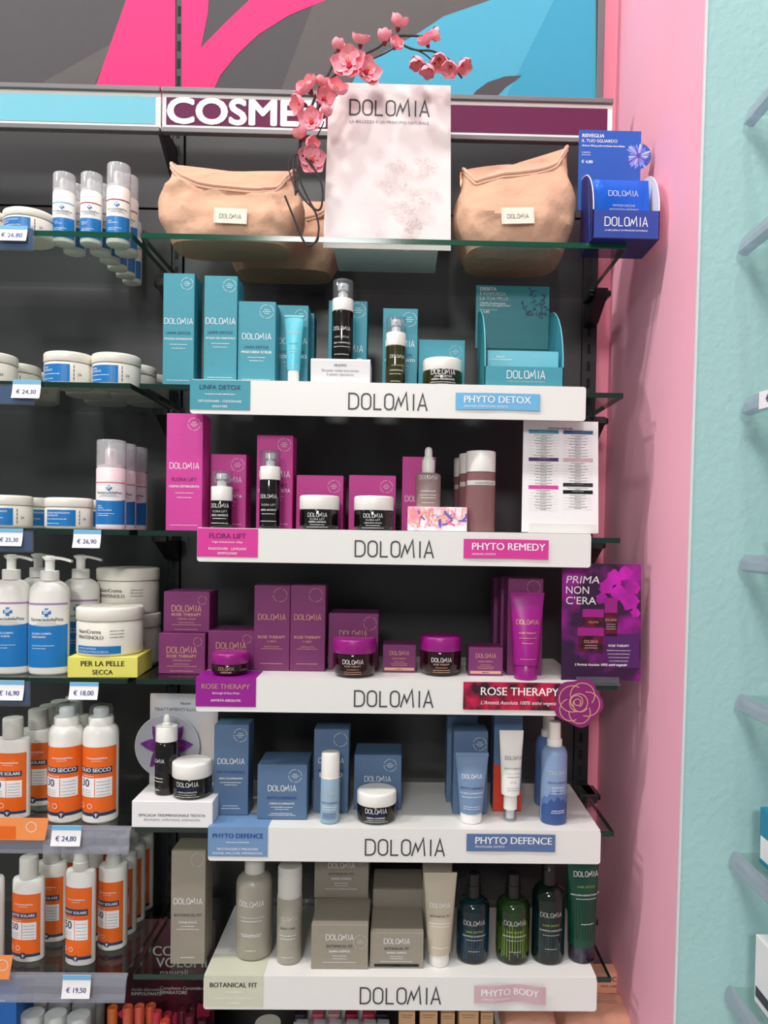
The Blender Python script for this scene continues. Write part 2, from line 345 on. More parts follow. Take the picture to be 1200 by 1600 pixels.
for xx, w in ((xu, .020), (xr_-.016, .028)):
    b = MB(); b.box(xx-w/2, xx+w/2, YB-.004, YB+.016, .25, 2.75, 'metal_black', .001); up = upart(b, 'upright')
    b = MB()
    for k in range(70):
        z = .4+k*.0325; b.box(xx-.004, xx+.002, YB-.0046, YB-.003, z, z+.018, 'slot_black')
    o = b.build('slots', up); o['kind'] = 'stuff'
b = MB(); b.box(-1.35, xr_, -.02, YB, .25, .28, 'metal_black', .002); upart(b, 'base_shelf')

# printed panel above the sign
gp = thing('graphic_panel', 'large printed panel with pink, grey and light blue curves above the sign', 'panel', (0, YB, zsign_t))
def gpoly(pts, mat, e, Y=YB-.004):
    return [(sp(x, y, Y).x, sp(x, y, Y).z-zsign_t) for x, y in pts]
zg0, zg1 = -.02, 2.75-zsign_t
xg = [-1.35, sp(274, 60, YB).x, sp(284, 60, YB).x, sp(931, 80, YB).x]
for a, c in ((xg[0], xg[1]), (xg[2], xg[3])):
    b = MB(); b.box(a, c, -.006, -.001, zg0, zg1, 'graphic_dark'); b.build('printed_board', gp)
def gprint(pts, mat, e, name):
    b = MB(); q = [(sp(x, y, YB-.006).x, sp(x, y, YB-.006).z-zsign_t) for x, y in pts]
    if sum(q[i][0]*q[(i+1) % len(q)][1]-q[(i+1) % len(q)][0]*q[i][1] for i in range(len(q))) < 0: q.reverse()
    b.add([(x, -.006-e, z) for x, z in q], [tuple(range(len(q)))], mat); b.build(name, gp)
gprint([(236, -110), (274, -110), (274, 160), (141, 160)], 'graphic_pink', .0006, 'pink_band')
gprint([(68, 160), (68, 128), (178, 66), (150, 128), (141, 160)], 'graphic_dark_light', .0004, 'pale_wedge')
gprint([(284, -110), (330, -110), (325, 20), (314, 75), (350, 38), (390, 0), (450, -60), (500, -110), (640, -110), (570, -30), (510, 0), (452, 24), (404, 54), (370, 86), (344, 118), (326, 160), (284, 160)], 'graphic_pink', .0006, 'pink_curve')
gprint([(640, -110), (900, -110), (768, 0), (693, 26), (654, 52), (600, 82), (560, 110), (530, 160), (432, 160), (488, 10)], 'graphic_dark_light', .0004, 'pale_field')
gprint([(860, -110), (931, -110), (931, 170), (530, 170), (560, 110), (600, 82), (654, 52), (693, 26), (768, 0), (820, -50)], 'graphic_blue', .0006, 'blue_field')
gprint([(768, 0), (820, -50), (860, -110), (905, -110), (866, 0), (782, 170), (530, 170), (560, 110), (600, 82), (654, 52), (693, 26)], 'graphic_blue_light', .0008, 'pale_blue_field')
gprint([(733, 156), (744, 142), (762, 129), (788, 120), (815, 118), (806, 126), (790, 137), (772, 156)], 'graphic_dark', .0010, 'leaf_mark')
b = MB(); b.box(xg[3], sp(942, 80, YB).x, -.012, -.001, zg0, zg1, 'frame_grey', .001); b.build('frame_edge', gp)

# header signs
def header(label, x0, x1, face, txt):
    t = thing('header_sign', label, 'sign', (x0, YS, zsign_b)); w = x1-x0; h = zsign_t-zsign_b
    b = MB(); b.box(0, w, 0, .006, .008, h-.007, 'white_plastic', .0006); b.build('board', t)
    b = MB(); b.box(.007, w-.009, -.0008, -.0001, .015, h-.016, face); b.build('face', t)
    b = MB(); b.box(0, w, -.006, .008, h-.0085, h, 'rail_grey', .001); b.build('top_rail', t)
    b = MB(); b.box(0, w, -.006, .008, 0, .0085, 'rail_grey', .001); b.build('bottom_rail', t)
    if txt:
        q = TX(flat(-.001)); a = sp(263, 180, YS); q.text(txt, a.x-x0, h*.235, 'white', width=pxm(YS, 240), h=.042, bold=.055, al='l'); q.build('lettering', t)
        b = MB()
        b.prism_x([(.008, h*.3), (.008, .0), (YB-YS-.005, -.055), (YB-YS-.005, h*.3)], xu-x0-.008, xu-x0-.002, 'metal_black'); b.build('support_arm', t)
    return t
header('light blue blank sign strip with white border at upper left', -1.35, sp(251, 180, YS).x, 'sign_blue', None)
header('plum purple sign strip reading COSMESI in bold white letters', sp(253.5, 180, YS).x, sp(957, 180, YS).x, 'sign_plum', 'COSMESI')

# ------------------------------------------------------------------ shelf heights
YD = -.014
DY = [598.5, 829, 1062.5, 1295, 1526.5]
DZ = [sp(612, y, YD).z for y in DY]
GZ = [sp(605, 373, 0).z]+[z-.006 for z in DZ]
xl_end, xr_beg, xr_end = sp(206, 364, 0).x, sp(221, 366, 0).x, sp(978, 380, 0).x
ORD = ['top', 'second', 'third', 'fourth', 'fifth', 'lowest']
def glass_shelf(x0, x1, z, label, edge):
    t = thing('glass_shelf', label, 'shelf', ((x0+x1)/2, 0, z), group='glass shelves'); w = (x1-x0)/2
    b = MB(); b.box(-w+.0003, w-.0003, .0003, .252, -.008, 0, 'glass'); b.build('pane', t)
    b = MB(); b.box(-w, w, -.0012, .0002, -.008, 0, edge); b.build('front_edge', t)
    b = MB(); b.box(-w-.001, -w+.0002, 0, .252, -.008, 0, edge); b.build('side_edge', t)
    b = MB(); b.box(w-.0002, w+.001, 0, .252, -.008, 0, edge); b.build('side_edge', t)
    return t
for i, z in enumerate(GZ):
    glass_shelf(-1.3, xl_end, z, '%s glass shelf of the left bay, under the white pharmacy products' % ORD[i], 'glass_edge' if i < 1 else 'glass_edge_dark')
    glass_shelf(xr_beg, xr_end, z, ('top glass shelf of the right bay, under the linen bags' if i == 0 else '%s glass shelf of the right bay, under a white display tray' % ORD[i]), 'glass_edge' if i < 1 else 'glass_edge_dark')
    for side, xx in (('left', xu), ('right', xr_-.016)):
        t = thing('shelf_bracket', 'black clamp bracket holding the %s glass shelf at the %s upright' % (ORD[i], side), 'bracket', (xx, YB-.005, z-.008), group='shelf brackets')
        b = MB(); b.prism_x([(0, .0), (0, -.05), (-.02, -.045), (-.085, -.012), (-.085, -.0005), (0, -.0005)], -.011, .011, 'metal_black'); b.build('arm', t)
        b = MB(); b.box(-.02, .02, -.075, -.02, -.012, -.0005, 'black_plastic', .003); b.build('clamp', t)

# ------------------------------------------------------------------ white display trays with brand name and range stickers
def tray(i, xl, xr, lx, L, R, label):
    y = DY[i]; z = DZ[i]; x0 = sp(xl, y+25, YD).x; x1 = sp(xr, y+25, YD).x
    t = thing('display_tray', label, 'display tray', ((x0+x1)/2, YD, z)); w = (x1-x0)/2; xm = (x0+x1)/2; hh = .0525
    b = MB(); b.box(-w, w, .0032, .225, -.0058, 0, 'white_acrylic', .0005); b.build('top_panel', t)
    b = MB(); b.prism(rr(-w, w, -hh, 0, .0045, 3), 0, .0031, 'white_acrylic'); b.build('front_panel', t)
    q = TX(flat(-.0002)); a = sp(lx[0], y+42, YD).x-xm; c = sp(lx[1], y+42, YD).x-xm
    q.logo((a+c)/2, sp(612, lx[2], YD).z-z, 'ink', c-a); q.build('lettering', t)
    # left sticker
    px0, px1, py1, mat, wrap, T = L
    a = sp(px0, y+20, YD).x-xm; c = sp(px1, y+20, YD).x-xm; zb = sp(px0+40, py1, YD).z-z; sw = c-a
    b = MB(); b.box(a, c, -.0009, -.0001, zb, .0006 if wrap else -.001, mat)
    if wrap: b.box(a, c, -.0001, .06, .0001, .0006, mat)
    s = b.build('range_sticker', t)
    q = TX(flat(-.001, (a+c)/2)); lines(q, sw, -zb, [(k[0], -k[1], *k[2:]) for k in T]); q.build('lettering', s)
    # right sticker (slightly curled paper)
    px0, px1, py0, py1, mat, amp, T = R
    a = sp(px0, py0, YD).x-xm; c = sp(px1, py0, YD).x-xm; z1 = sp(px0+60, py0, YD).z-z; z0 = sp(px0+60, py1, YD).z-z; n = 24
    cf = lambda u: -.001-amp*(1-cos(3.3*pi*u))*.5
    vs = []; dz = lambda u: amp*.8*sin(pi*u)
    for e in (0, .0006):
        for zz in (z0, z1): vs += [(a+(c-a)*k/n, cf(k/n)-e, zz+dz(k/n)) for k in range(n+1)]
    m = n+1; fs = []
    for k in range(n): fs += [(2*m+k, 2*m+k+1, 3*m+k+1, 3*m+k), (k+1, k, m+k, m+k+1), (k, k+1, 2*m+k+1, 2*m+k), (m+k+1, m+k, 3*m+k, 3*m+k+1)]
    b = MB(); b.add(vs, fs, mat, True); s = b.build('name_sticker', t)
    q = TX(lambda u, v: (u, cf((u-a)/(c-a))-.001, v+dz((u-a)/(c-a))))
    for txt, fu, fv, fw_, col, bold, it in T:
        q.text(txt, a+(c-a)*fu, z0+(z1-z0)*fv, col, width=(c-a)*fw_, bold=bold, al='l', shear=it)
    q.build('lettering', s)
    return t
tray(0, 297, 915.5, (545, 667, 640), (297, 391, 640, 'teal', False, [('LINFA DETOX', .33, .68, 'teal_print', {'b': .03}), ('~', .5, .5, 'white', {'h': .0018}), ('DETOSSINARE - OSSIGENARE', .76, .72, 'white'), ('IDRATARE', .93, .25, 'white')]),
     (712, 844, 615, 641, 'sky_sticker', .0006, [('PHYTO DETOX', .10, .42, .79, 'white', .025, 0), ('IDRATARE, ENERGIZZARE, ANTIETÀ', .10, .14, .52, 'white', 0, 0)]), 'white display tray of the teal range, with PHYTO DETOX sticker')
tray(1, 308, 923.5, (555, 677, 870), (308.5, 403, 870, 'magenta_sticker', False, [('FLORA LIFT', .36, .6, 'plum_print', {'b': .03}), ('Foglie di Rododendro d\'Alpe', .52, .5, 'white'), ('RASSODARE - LEVIGARE', .76, .62, 'white'), ('RIMPOLPARE', .92, .32, 'white')]),
     (724.5, 857, 843, 873, 'magenta_sticker', .0006, [('PHYTO REMEDY', .10, .44, .86, 'white', .025, 0), ('RIPARARE, ANTIETÀ', .10, .17, .28, 'white', 0, 0)]), 'white display tray of the pink range, with PHYTO REMEDY sticker')
tray(2, 306, 910, (554, 676, 1104), (306, 400, 1104, 'violet_sticker', True, [('ROSE THERAPY', .38, .8, 'rose_gold', {'b': .03}), ('Germogli di Rosa Prima', .56, .45, 'white', {'i': .2}), ('ANTIETÀ ASSOLUTA', .82, .5, 'white', {'b': .025})]),
     (724, 876, 1066, 1109, 'rose_banner', .0004, [('ROSE THERAPY', .18, .53, .80, 'white', .02, 0), ("L'Antietà Assoluta 100% attivi vegetali", .18, .20, .80, 'white', 0, .25)]), 'white display tray of the purple range, with ROSE THERAPY banner')
tray(3, 325, 938.5, (571, 694, 1336), (325, 418.5, 1338, 'slate_sticker', True, [('PHYTO DEFENCE', .36, .84, 'navy_print', {'b': .03}), ('~', .52, .4, 'white', {'h': .0016}), ('PROTEGGERE E PREVENIRE', .78, .68, 'white'), ('RUGHE, MACCHIE, IMPERFEZIONI', .92, .82, 'white')]),
     (729, 867.5, 1303, 1330, 'slate_blue_sticker', .0005, [('PHYTO DEFENCE', .10, .44, .86, 'white', .025, 0), ('PROTEGGERE, ANTIETÀ', .10, .22, .33, 'white', 0, 0)]), 'white display tray of the blue range, with PHYTO DEFENCE sticker')
tray(4, 318, 932.5, (563, 688, 1568), (319, 411, 1572, 'sage_sticker', True, [('BOTANICAL FIT', .36, .8, 'black', {'b': .03}), ('~', .53, .3, 'white', {'h': .0016}), ('RINNOVARE - TONIFICARE', .76, .65, 'white'), ('NUTRIRE', .92, .2, 'white')]),
     (741, 852, 1540, 1567, 'mauve_sticker', .004, [('PHYTO BODY', .10, .42, .80, 'white', .03, 0), ('TONIFICARE, ENERGIZZARE', .10, .17, .40, 'white', 0, 0)]), 'white display tray of the beige range, with PHYTO BODY sticker')

# ------------------------------------------------------------------ product builders (origin at base centre, front towards -y)
def carton(label, ext, mat, L=(), group=None, d=None, rz=0, name='carton', cat='box', side=None):
    xl, xr, yt, Y, zb = ext; X, w, h = fit(xl, xr, yt, Y, zb, 0); d = d or w
    t = thing(name, label, cat, (X, Y+d/2, zb), rz, group)
    b = MB(); b.box(-w/2, w/2, -d/2, d/2, 0, h, mat, .0007); b.build('body', t)
    b = MB(); b.box(-w/2+.0012, w/2-.0012, -d/2+.004, d/2-.001, h, h+.0006, mat); b.build('lid_flap', t)
    if L: letter(t, flat(-d/2), w, h, L)
    if side: 
        q = TX(lambda u, v: (side[0]*(w/2+.0004), u*-side[0] if side[0] < 0 else u, v))
        for k in range(12): q.greek(0, h*(.8-.05*k), d*random.uniform(.5, .75), .0013, side[1])
        q.build('side_print', t)
    return t
def dbox(range_, prod, tc='white', rc='white', lv=.57, em=True, inner=True, sub=2, lw=.8, ev=None, er=.19, gap=.085, w_over_h=.3, foot=True):
    """front print of a carton: brand, range, product, small print and the round seal"""
    g = gap
    L = [('@', lv, lw, tc), (range_, lv-g*1.5, lw*.86, rc, {'b': .024}), (prod, lv-g*2.3, min(.9, lw*1.05), tc, {'b': .03})]
    for k in range(sub): L.append(('~', lv-g*(3+.55*k), lw*(.62-.12*(k % 2)), tc, {'h': .0013}))
    if foot: L.append(('~', .045, .75, tc, {'h': .0012}))
    if em: L.append(('O', ev or .9, er, tc, {'u': .26, 'inner': inner}))
    return L
def rnd(prof, r0, z0, r, n=4, up=True): 
    return prof
def shell_cap(b, r, z0, z1, mat, n=32, th=.0007):       # open see-through overcap
    b.lathe([(r, z0), (r, z1-.002), (r-.0008, z1-.0005), (r-.002, z1)], mat, n, cap=False)
    b.lathe([(r-.002, z1), (.0001, z1)], mat, n, cap=False)
def serum(label, ext, body, L, group=None, hb=.66, hc=.76, collar='white_plastic', clearcap='clear_plastic', rz=0, name='pump_bottle', pump='white_plastic', solid=False, bl=True):
    xl, xr, yt, Y, zb = ext; X, w, h = fit(xl, xr, yt, Y, zb); r = w/2
    t = thing(name, label, 'bottle', (X, Y, zb), rz, group)
    b = MB(); b.lathe([(r*.86, 0), (r*.97, .0012), (r, .004), (r, h*hb-.002), (r*.97, h*hb-.0005), (r*.86, h*hb)], body); b.build('body', t)
    b = MB(); b.lathe([(r*.97, h*hb), (r*.985, h*hb+.001), (r*.985, h*hc-.001), (r*.95, h*hc), (r*.5, h*hc)], collar); b.build('collar', t)
    if solid:
        b = MB(); b.lathe([(r*.96, h*hc), (r*.96, h-.003), (r*.9, h-.0006), (r*.8, h), (.001, h)], collar); b.build('cap', t)
    else:
        hh = h*(1-hc)
        b = MB(); b.lathe([(r*.45, h*hc), (r*.45, h*hc+hh*.35), (r*.3, h*hc+hh*.36), (r*.3, h*hc+hh*.5)], pump, 20)
        b.lathe([(r*.5, h*hc+hh*.48), (r*.52, h*hc+hh*.8), (r*.42, h*hc+hh*.84), (.001, h*hc+hh*.84)], pump, 20)
        b.box(-r*.12, r*.12, -r*.75, 0, h*hc+hh*.6, h*hc+hh*.74, pump, .0005); b.build('pump', t)
        b = MB(); shell_cap(b, r*.97, h*hc+.0002, h, clearcap); b.build('overcap', t)
    if L: letter(t, cyl(r), w, h*hb, L)
    return t
def jar(label, ext, body, cap, L, group=None, capf=.42, rz=0, name='cream_jar', capr=1.0, bodyr=.985, round_=.006):
    xl, xr, yt, Y, zb = ext; X, w, h = fit(xl, xr, yt, Y, zb); r = w/2; hb = h*(1-capf); rb = r*bodyr
    t = thing(name, label, 'jar', (X, Y, zb), rz, group); k = min(round_, hb*.4)
    b = MB(); b.lathe([(rb-k*1.1, 0)]+[(rb-k+k*sin(radians(a)), k-k*cos(radians(a))) for a in (20, 45, 70, 90)]+[(rb, hb*.9), (rb*.97, hb*.97), (rb*.9, hb)], body, 44); b.build('body', t)
    b = MB(); b.lathe([(r*capr*.985, hb), (r*capr, hb+.001), (r*capr, h-.0035), (r*capr-.0009, h-.0014), (r*capr-.0028, h-.0003), (r*capr-.005, h), (.001, h)], cap, 44); b.build('lid', t)
    if L: letter(t, cyl(rb), w, hb, L)
    return t
def tubefn(r, z0, z1, wt):
    def f(i, n, z):
        k = (z-z0)/(z1-z0); k = max(0, min(1, k)); kk = k**1.25; a = 2*pi*i/n
        rx = r+(wt/2-r)*k; ry = r*(1-kk)+.0012*kk
        return (rx*cos(a), ry*sin(a), z)
    return f
def squeeze(label, ext, body, cap, L, group=None, capf=.16, capw=.8, rz=0, name='squeeze_tube', crimp=.03, lean=0, botw=.86, seal=None):
    xl, xr, yt, Y, zb = ext; X, w, h = fit(xl, xr, yt, Y, zb, 0); r = w*botw/2; zc = h*capf
    t = thing(name, label, 'tube', (X, Y, zb), rz, group, rx=lean); f = tubefn(r, zc, h*(1-crimp), w); n = 32
    b = MB(); zs = [zc+(h*(1-crimp)-zc)*k/14 for k in range(15)]
    b.loft([[f(i, n, z) for i in range(n)] for z in zs]+[[(x, y, h) for x, y, _ in [f(i, n, h*(1-crimp)) for i in range(n)]]], body); b.build('body', t)
    if seal:
        b = MB(); b.box(-w/2-.0003, w/2+.0003, -.0018, .0018, h*(1-crimp), h+.0002, seal, .0004); b.build('crimped_seal', t)
    rc = w*capw/2
    b = MB(); b.lathe([(rc*.93, 0), (rc, .0015), (rc*1.0, zc-.001), (rc*.96, zc)], cap); b.build('cap', t)
    if L:
        def g(u, v):
            k = max(0, min(1, (v-zc)/(h*(1-crimp)-zc))); kk = k**1.25; rx = r+(w/2-r)*k; ry = r*(1-kk)+.0012*kk
            s = max(-1, min(1, u/rx)); a = s*pi/2*.98 if False else s
            return (u, -ry*sqrt(max(0, 1-s*s))-.0006, v)
        letter(t, g, w, h, L)
    return t
def dropper(label, ext, body, L, group=None, hb=.66, rz=0, collar='white_plastic', bulb='white_plastic', cr=.72, cf=.52):
    xl, xr, yt, Y, zb = ext; X, w, h = fit(xl, xr, yt, Y, zb, .004); r = w/2
    t = thing('dropper_bottle', label, 'bottle', (X, Y, zb), rz, group); B = h*hb; Cc = B+(h-B)*cf
    b = MB(); b.lathe([(r*.86, 0), (r*.97, .0012), (r, .004), (r, B-.006), (r*.96, B-.003), (r*.8, B-.0005), (r*.62, B)], body, 36); b.build('body', t)
    b = MB(); b.lathe([(r*cr, B), (r*cr, Cc-.001), (r*(cr-.03), Cc), (r*.3, Cc)], collar, 32); b.build('collar', t)
    b = MB(); b.lathe([(r*.40, Cc), (r*.40, Cc+.004), (r*.30, Cc+.006), (r*.30, h-.006), (r*.24, h-.002), (r*.1, h)], bulb, 20); b.build('bulb', t)
    if L: letter(t, cyl(r), w, B, L)
    return t
# ------------------------------------------------------------------ top shelf: bags, card, branch, blue display
Z0 = GZ[0]+.0004
def lerp_list(a, t):
    t = max(0, min(.9999, t))*(len(a)-1); i = int(t); return a[i]+(a[i+1]-a[i])*(t-i)
def bag(label, xl, xr, yt, Yc, dep, zipc, seed, tagpx=None, pull=None, rz=0, Yfit=None, back=(1, 1, 1)):
    X, w, h = fit(xl, xr, yt, Yfit or Yc, Z0, 0); h = sp((xl+xr)/2, yt, Yc+dep*.28).z-Z0
    t = thing('cosmetic_bag', label, 'bag', (X, Yc, Z0), rz, 'linen cosmetic bags')
    n = 72; W_ = [.80, .86, .93, .98, 1.0, .995, .97, .93, .90, .88, .87]; Dp = [.92, .98, 1.0, 1.0, .98, .94, .88, .81, .73, .66, .60]
    def H(a):
        s = (cos(a)+1)/2; fr = (1-sin(a))/2; fr = fr*fr*(3-2*fr)
        return h*(lerp_list(zipc, s)*fr+lerp_list(back, s)*(1-fr))
    def P(a, k):
        c, s = cos(a), sin(a); e = .55
        x = w/2*lerp_list(W_, k)*math.copysign(abs(c)**e, c); y = dep/2*lerp_list(Dp, k)*math.copysign(abs(s)**e, s); z = H(a)*k
        nv = noise.noise_vector(Vector((x*24+seed, y*24, z*26))); n2 = noise.noise_vector(Vector((x*60+seed, y*60+5, z*45)))
        n3 = noise.noise(Vector((x*16+seed*2, z*20+x*14, seed))); rg = (1-abs(n3)*2.2); am = .0075*min(1, k*4)*(1 if k < .95 else .4)
        p = Vector((x, y+.016*max(0, k-.5), z))+Vector((nv.x*am, nv.y*am*1.5, 0))+Vector((0, n2.y*am*.35-max(0, rg-.55)*am*1.6*(s < 0), 0))
        return p
    A = [2*pi*i/n for i in range(n)]
    rings = [[P(a, k/22) for a in A] for k in range(23)]
    top = rings[-1]; cen = sum(top, Vector())/n
    b = MB(); cr = []
    for q in (.8, .55, .3, .1):
        cr.append([Vector((cen.x+(p.x-cen.x)*q, cen.y+(p.y-cen.y)*q, cen.z+(p.z-cen.z)*(q*.75+.25*q*q)+.004*(1-q*q))) for p in top])
    b.loft(rings+cr, 'linen'); b.build('body', t)
    fr = [p for p, a in zip(top, A) if sin(a) < .25]
    i0 = next(i for i, a in enumerate(A) if sin(a) < .25 and cos(a) < 0); order = [top[(i0+i) % n] for i in range(len(fr))]
    b = MB(); b.tube([p+Vector((0, -.0015, .0005)) for p in order], .0032, 'piping', 8); b.build('piping', t)
    b = MB(); b.tube([p+Vector((0, -.0035, -.006)) for p in order], .0022, 'piping', 6); b.build('zip_seam', t)
    if pull:
        p = order[3 if pull < 0 else -4]
        b = MB(); b.tube([p+Vector((0, -.006, -.002)), p+Vector((-.002, -.010, -.010))], .0022, 'copper')
        b.box(p.x-.006, p.x+.001, p.y-.0125, p.y-.0105, p.z-.034, p.z-.009, 'copper', .0008); b.build('zip_pull', t)
    if tagpx:
        x0, x1, y0, y1, tilt = tagpx
        c = sp((x0+x1)/2, (y0+y1)/2, Yc-dep/2)-Vector((X, Yc, Z0)); tw = pxm(Yc-dep/2, x1-x0); th = pxm(Yc-dep/2, y1-y0)
        yy = min(p.y for r in rings for p in r if abs(p.x-c.x) < tw*.55 and abs(p.z-c.z) < th*.8)-.0012
        b = MB(); b.box(-tw/2, tw/2, -.001, 0, -th/2, th/2, 'tag_cloth', .0004); o = b.build('fabric_tag', t, loc=(c.x, yy, c.z), rot=(radians(-4), radians(tilt), 0))
        q = TX(flat(-.0011)); q.logo(0, -th*.17, 'ink', tw*.64)
        for k in range(7):
            for s in (-1, 1): q.rect(s*tw*.46-tw*.02, s*tw*.46+tw*.02, -th*.4+k*th*.12, -th*.4+k*th*.12+.0006, 'silver_print')
        q.build('lettering', o)
    return t
bag('peach linen cosmetic bag at the left of the top shelf, beside the branch', 255, 472, 256, .072, .105, [.80, .70, .62, .58, .61, .78], 3.1, (336, 387, 328, 352, 1.5), None, back=(1, .97, .955, .945, .94, .94))
bag('peach linen cosmetic bag standing half hidden behind the white brand card', 357, 535, 306, .19, .09, [.7, .62, .60, .62, .7, .82], 11.7, back=(1, .98, .97, .98))
bag('peach linen cosmetic bag with copper zip pull, beside the blue display box', 713, 902, 239, .092, .165, [.64, .56, .60, .66, .72, .86], 23.4, (783, 834, 326, 352, -2.5), -1, Yfit=.048, back=(.86, .87, .89, .91, .94, 1.0))

# brand card with foot
Yc = .045
c0 = sp(605, 372, Yc); cw = pxm(Yc, 198); ch = sp(605, 131, Yc+.03).z-Z0
cd = thing('brand_card', 'tall white card reading DOLOMIA, standing on the top shelf', 'card', (c0.x, Yc, Z0))
b = MB(); tw = .93
vs = [(-cw/2, 0, 0), (cw/2, 0, 0), (cw/2*.97, .03, ch), (-cw/2*.97, .03, ch)]
b.add(vs+[(x, y+.002, z) for x, y, z in vs], [(0, 1, 2, 3), (7, 6, 5, 4), (0, 4, 5, 1), (1, 5, 6, 2), (2, 6, 7, 3), (3, 7, 4, 0)], 'card_pearl'); b.build('face', cd)
b = MB(); b.box(-cw*.42, cw*.40, .003, .11, 0, .002, 'white_card'); b.add([(-cw*.4, .10, .002), (cw*.4, .10, .002), (cw*.4, .028, ch*.8), (-cw*.4, .028, ch*.8)], [(0, 1, 2, 3)], 'white_card'); b.build('easel_foot', cd)
cf = lambda u, v: (u, .03*v/ch-.0005, v)
q = TX(cf); q.logo(0, ch*.805, 'ink', cw*.63); q.text('LA BELLEZZA È UN PRINCIPIO NATURALE', 0, ch*.755, 'grey_print', width=cw*.63, bold=.01); q.build('lettering', cd)
q = TX(cf); random.seed(4)
for k in range(46):
    cu, cv, r0 = random.gauss(cw*.16, cw*.13), random.uniform(.03, .55)*ch, random.uniform(.006, .012)
    if abs(cu)+r0*1.3 > cw*.47: continue
    for j in range(5):
        a = 2*pi*j/5+random.random(); q.line([(cu+r0*.2*cos(a), cv+r0*.2*sin(a)), (cu+r0*cos(a-.4), cv+r0*sin(a-.4)), (cu+1.25*r0*cos(a), cv+1.25*r0*sin(a)), (cu+r0*cos(a+.4), cv+r0*sin(a+.4)), (cu+r0*.2*cos(a), cv+r0*.2*sin(a))], .0004, 'line_rose')
q.build('floral_print', cd)

# blossom branch
Ybr = .02
br = thing('blossom_branch', 'artificial pink cherry blossom branch with black twigs, arching over the brand card', 'branch', (sp(484, 380, Ybr).x, Ybr, Z0))
ob = br.location
def pth(pts): return [sp(x, y, Y)-ob for x, y, Y in pts]
def smooth(pts, k=6):
    P = [Vector(p) for p in pts]; out = []
    for i in range(len(P)-1):
        a, b_, c, d = P[max(i-1, 0)], P[i], P[i+1], P[min(i+2, len(P)-1)]
        for j in range(k):
            t = j/k; out.append(.5*((2*b_)+(c-a)*t+(2*a-5*b_+4*c-d)*t*t+(3*b_-a-3*c+d)*t**3))
    return out+[P[-1]]
stems = [([(463, 300, -.004), (466, 250, .01), (470, 215, .01), (482, 180, .015), (498, 140, .02), (515, 112, .03), (522, 90, .03), (524, 82, .03)], .0022),
         ([(466, 240, .02), (478, 200, .012), (500, 165, .01), (512, 130, .02), (540, 104, .03), (560, 90, .03), (590, 75, .03), (615, 58, .03), (645, 56, .03), (668, 58, .03)], .0017),
         ([(560, 92, .03), (580, 92, .03), (600, 84, .035), (624, 70, .03)], .0012), ([(624, 68, .03), (650, 78, .025), (676, 80, .02), (700, 92, .02), (712, 110, .02), (722, 122, .02)], .0016),
         ([(625, 68, .03), (640, 76, .03), (655, 80, .025), (668, 88, .025), (680, 100, .02)], .0011), ([(470, 245, .01), (478, 236, .01), (490, 222, .005), (502, 200, .005), (506, 190, .005)], .001),
         ([(462, 305, -.003), (459, 248, -.003), (472, 243, -.004), (490, 262, -.006), (503, 290, -.006), (503, 318, -.005), (498, 328, -.004), (488, 322, -.004), (470, 285, -.004), (462, 255, -.004)], .0017),
         ([(463, 300, -.004), (452, 268, 0), (452, 250, 0), (460, 240, .005)], .001),
         ([(462, 290, -.004), (476, 312, -.005), (492, 330, -.005), (498, 355, -.004), (494, 376, -.004), (482, 384, -.0035), (473, 374, -.004), (458, 338, -.008), (445, 306, -.012)], .0016)]
for P_, r in stems:
    b = MB(); s_ = smooth(pth(P_)); b.tube(s_, r, 'twig', 7); b.build('twig', br)
pm = MB(); rows = []
for v in range(6):
    k = v/5; wd = 1.12*sin(pi*min(.93, k*.75+.16))**.75; rows.append([(wd*(u/4-.5), .30*sin(k*2.6)-.30*((u/4-.5)*2)**2*wd*(1-.3*k), k*1.0-.10*((u/4-.5)*2)**2*k) for u in range(5)])
pm.loft(rows, 'petal', False, False, True, False)
petal_me = None
def blossom(x, y, Y, size, opn, dirn, deep=False):
    global petal_me
    c = sp(x, y, Y)-ob; s = pxm(Y, size)
    b = MB(); b.lathe([(.05, -.3), (.16, -.15), (.2, 0), (.1, .1)], 'calyx', 8)
    b.lathe([(.06, 0), (.14, .12), (.1, .3), (.01, .36)], 'petal_deep', 8)
    for k in range(5):
        a = 2*pi*k/5; b.tube([(0, 0, .1), (.12*cos(a), .12*sin(a), .5)], .02, 'petal_deep', 4); b.lathe([(.03, .48), (.04, .52), (.01, .56)], 'stamen', 5, .12*cos(a), .12*sin(a))
    o = b.build('blossom', br, loc=c); o.scale = (s*.95,)*3
    o.rotation_mode = 'QUATERNION'; o.rotation_quaternion = Vector(dirn).to_track_quat('Z', 'Y')
    for k in range(5):
        if petal_me is None:
            p = pm.build('petal', o); petal_me = p.data
        else:
            p = bpy.data.objects.new('petal', petal_me); COL.objects.link(p); p.parent = o
        m = Matrix.Rotation(2*pi*k/5+random.uniform(-.15, .15), 4, 'Z') @ Matrix.Translation((0, .06, 0)) @ Matrix.Rotation(-radians(opn+6+random.uniform(-8, 8)), 4, 'X')
        p.matrix_local = m
random.seed(12)
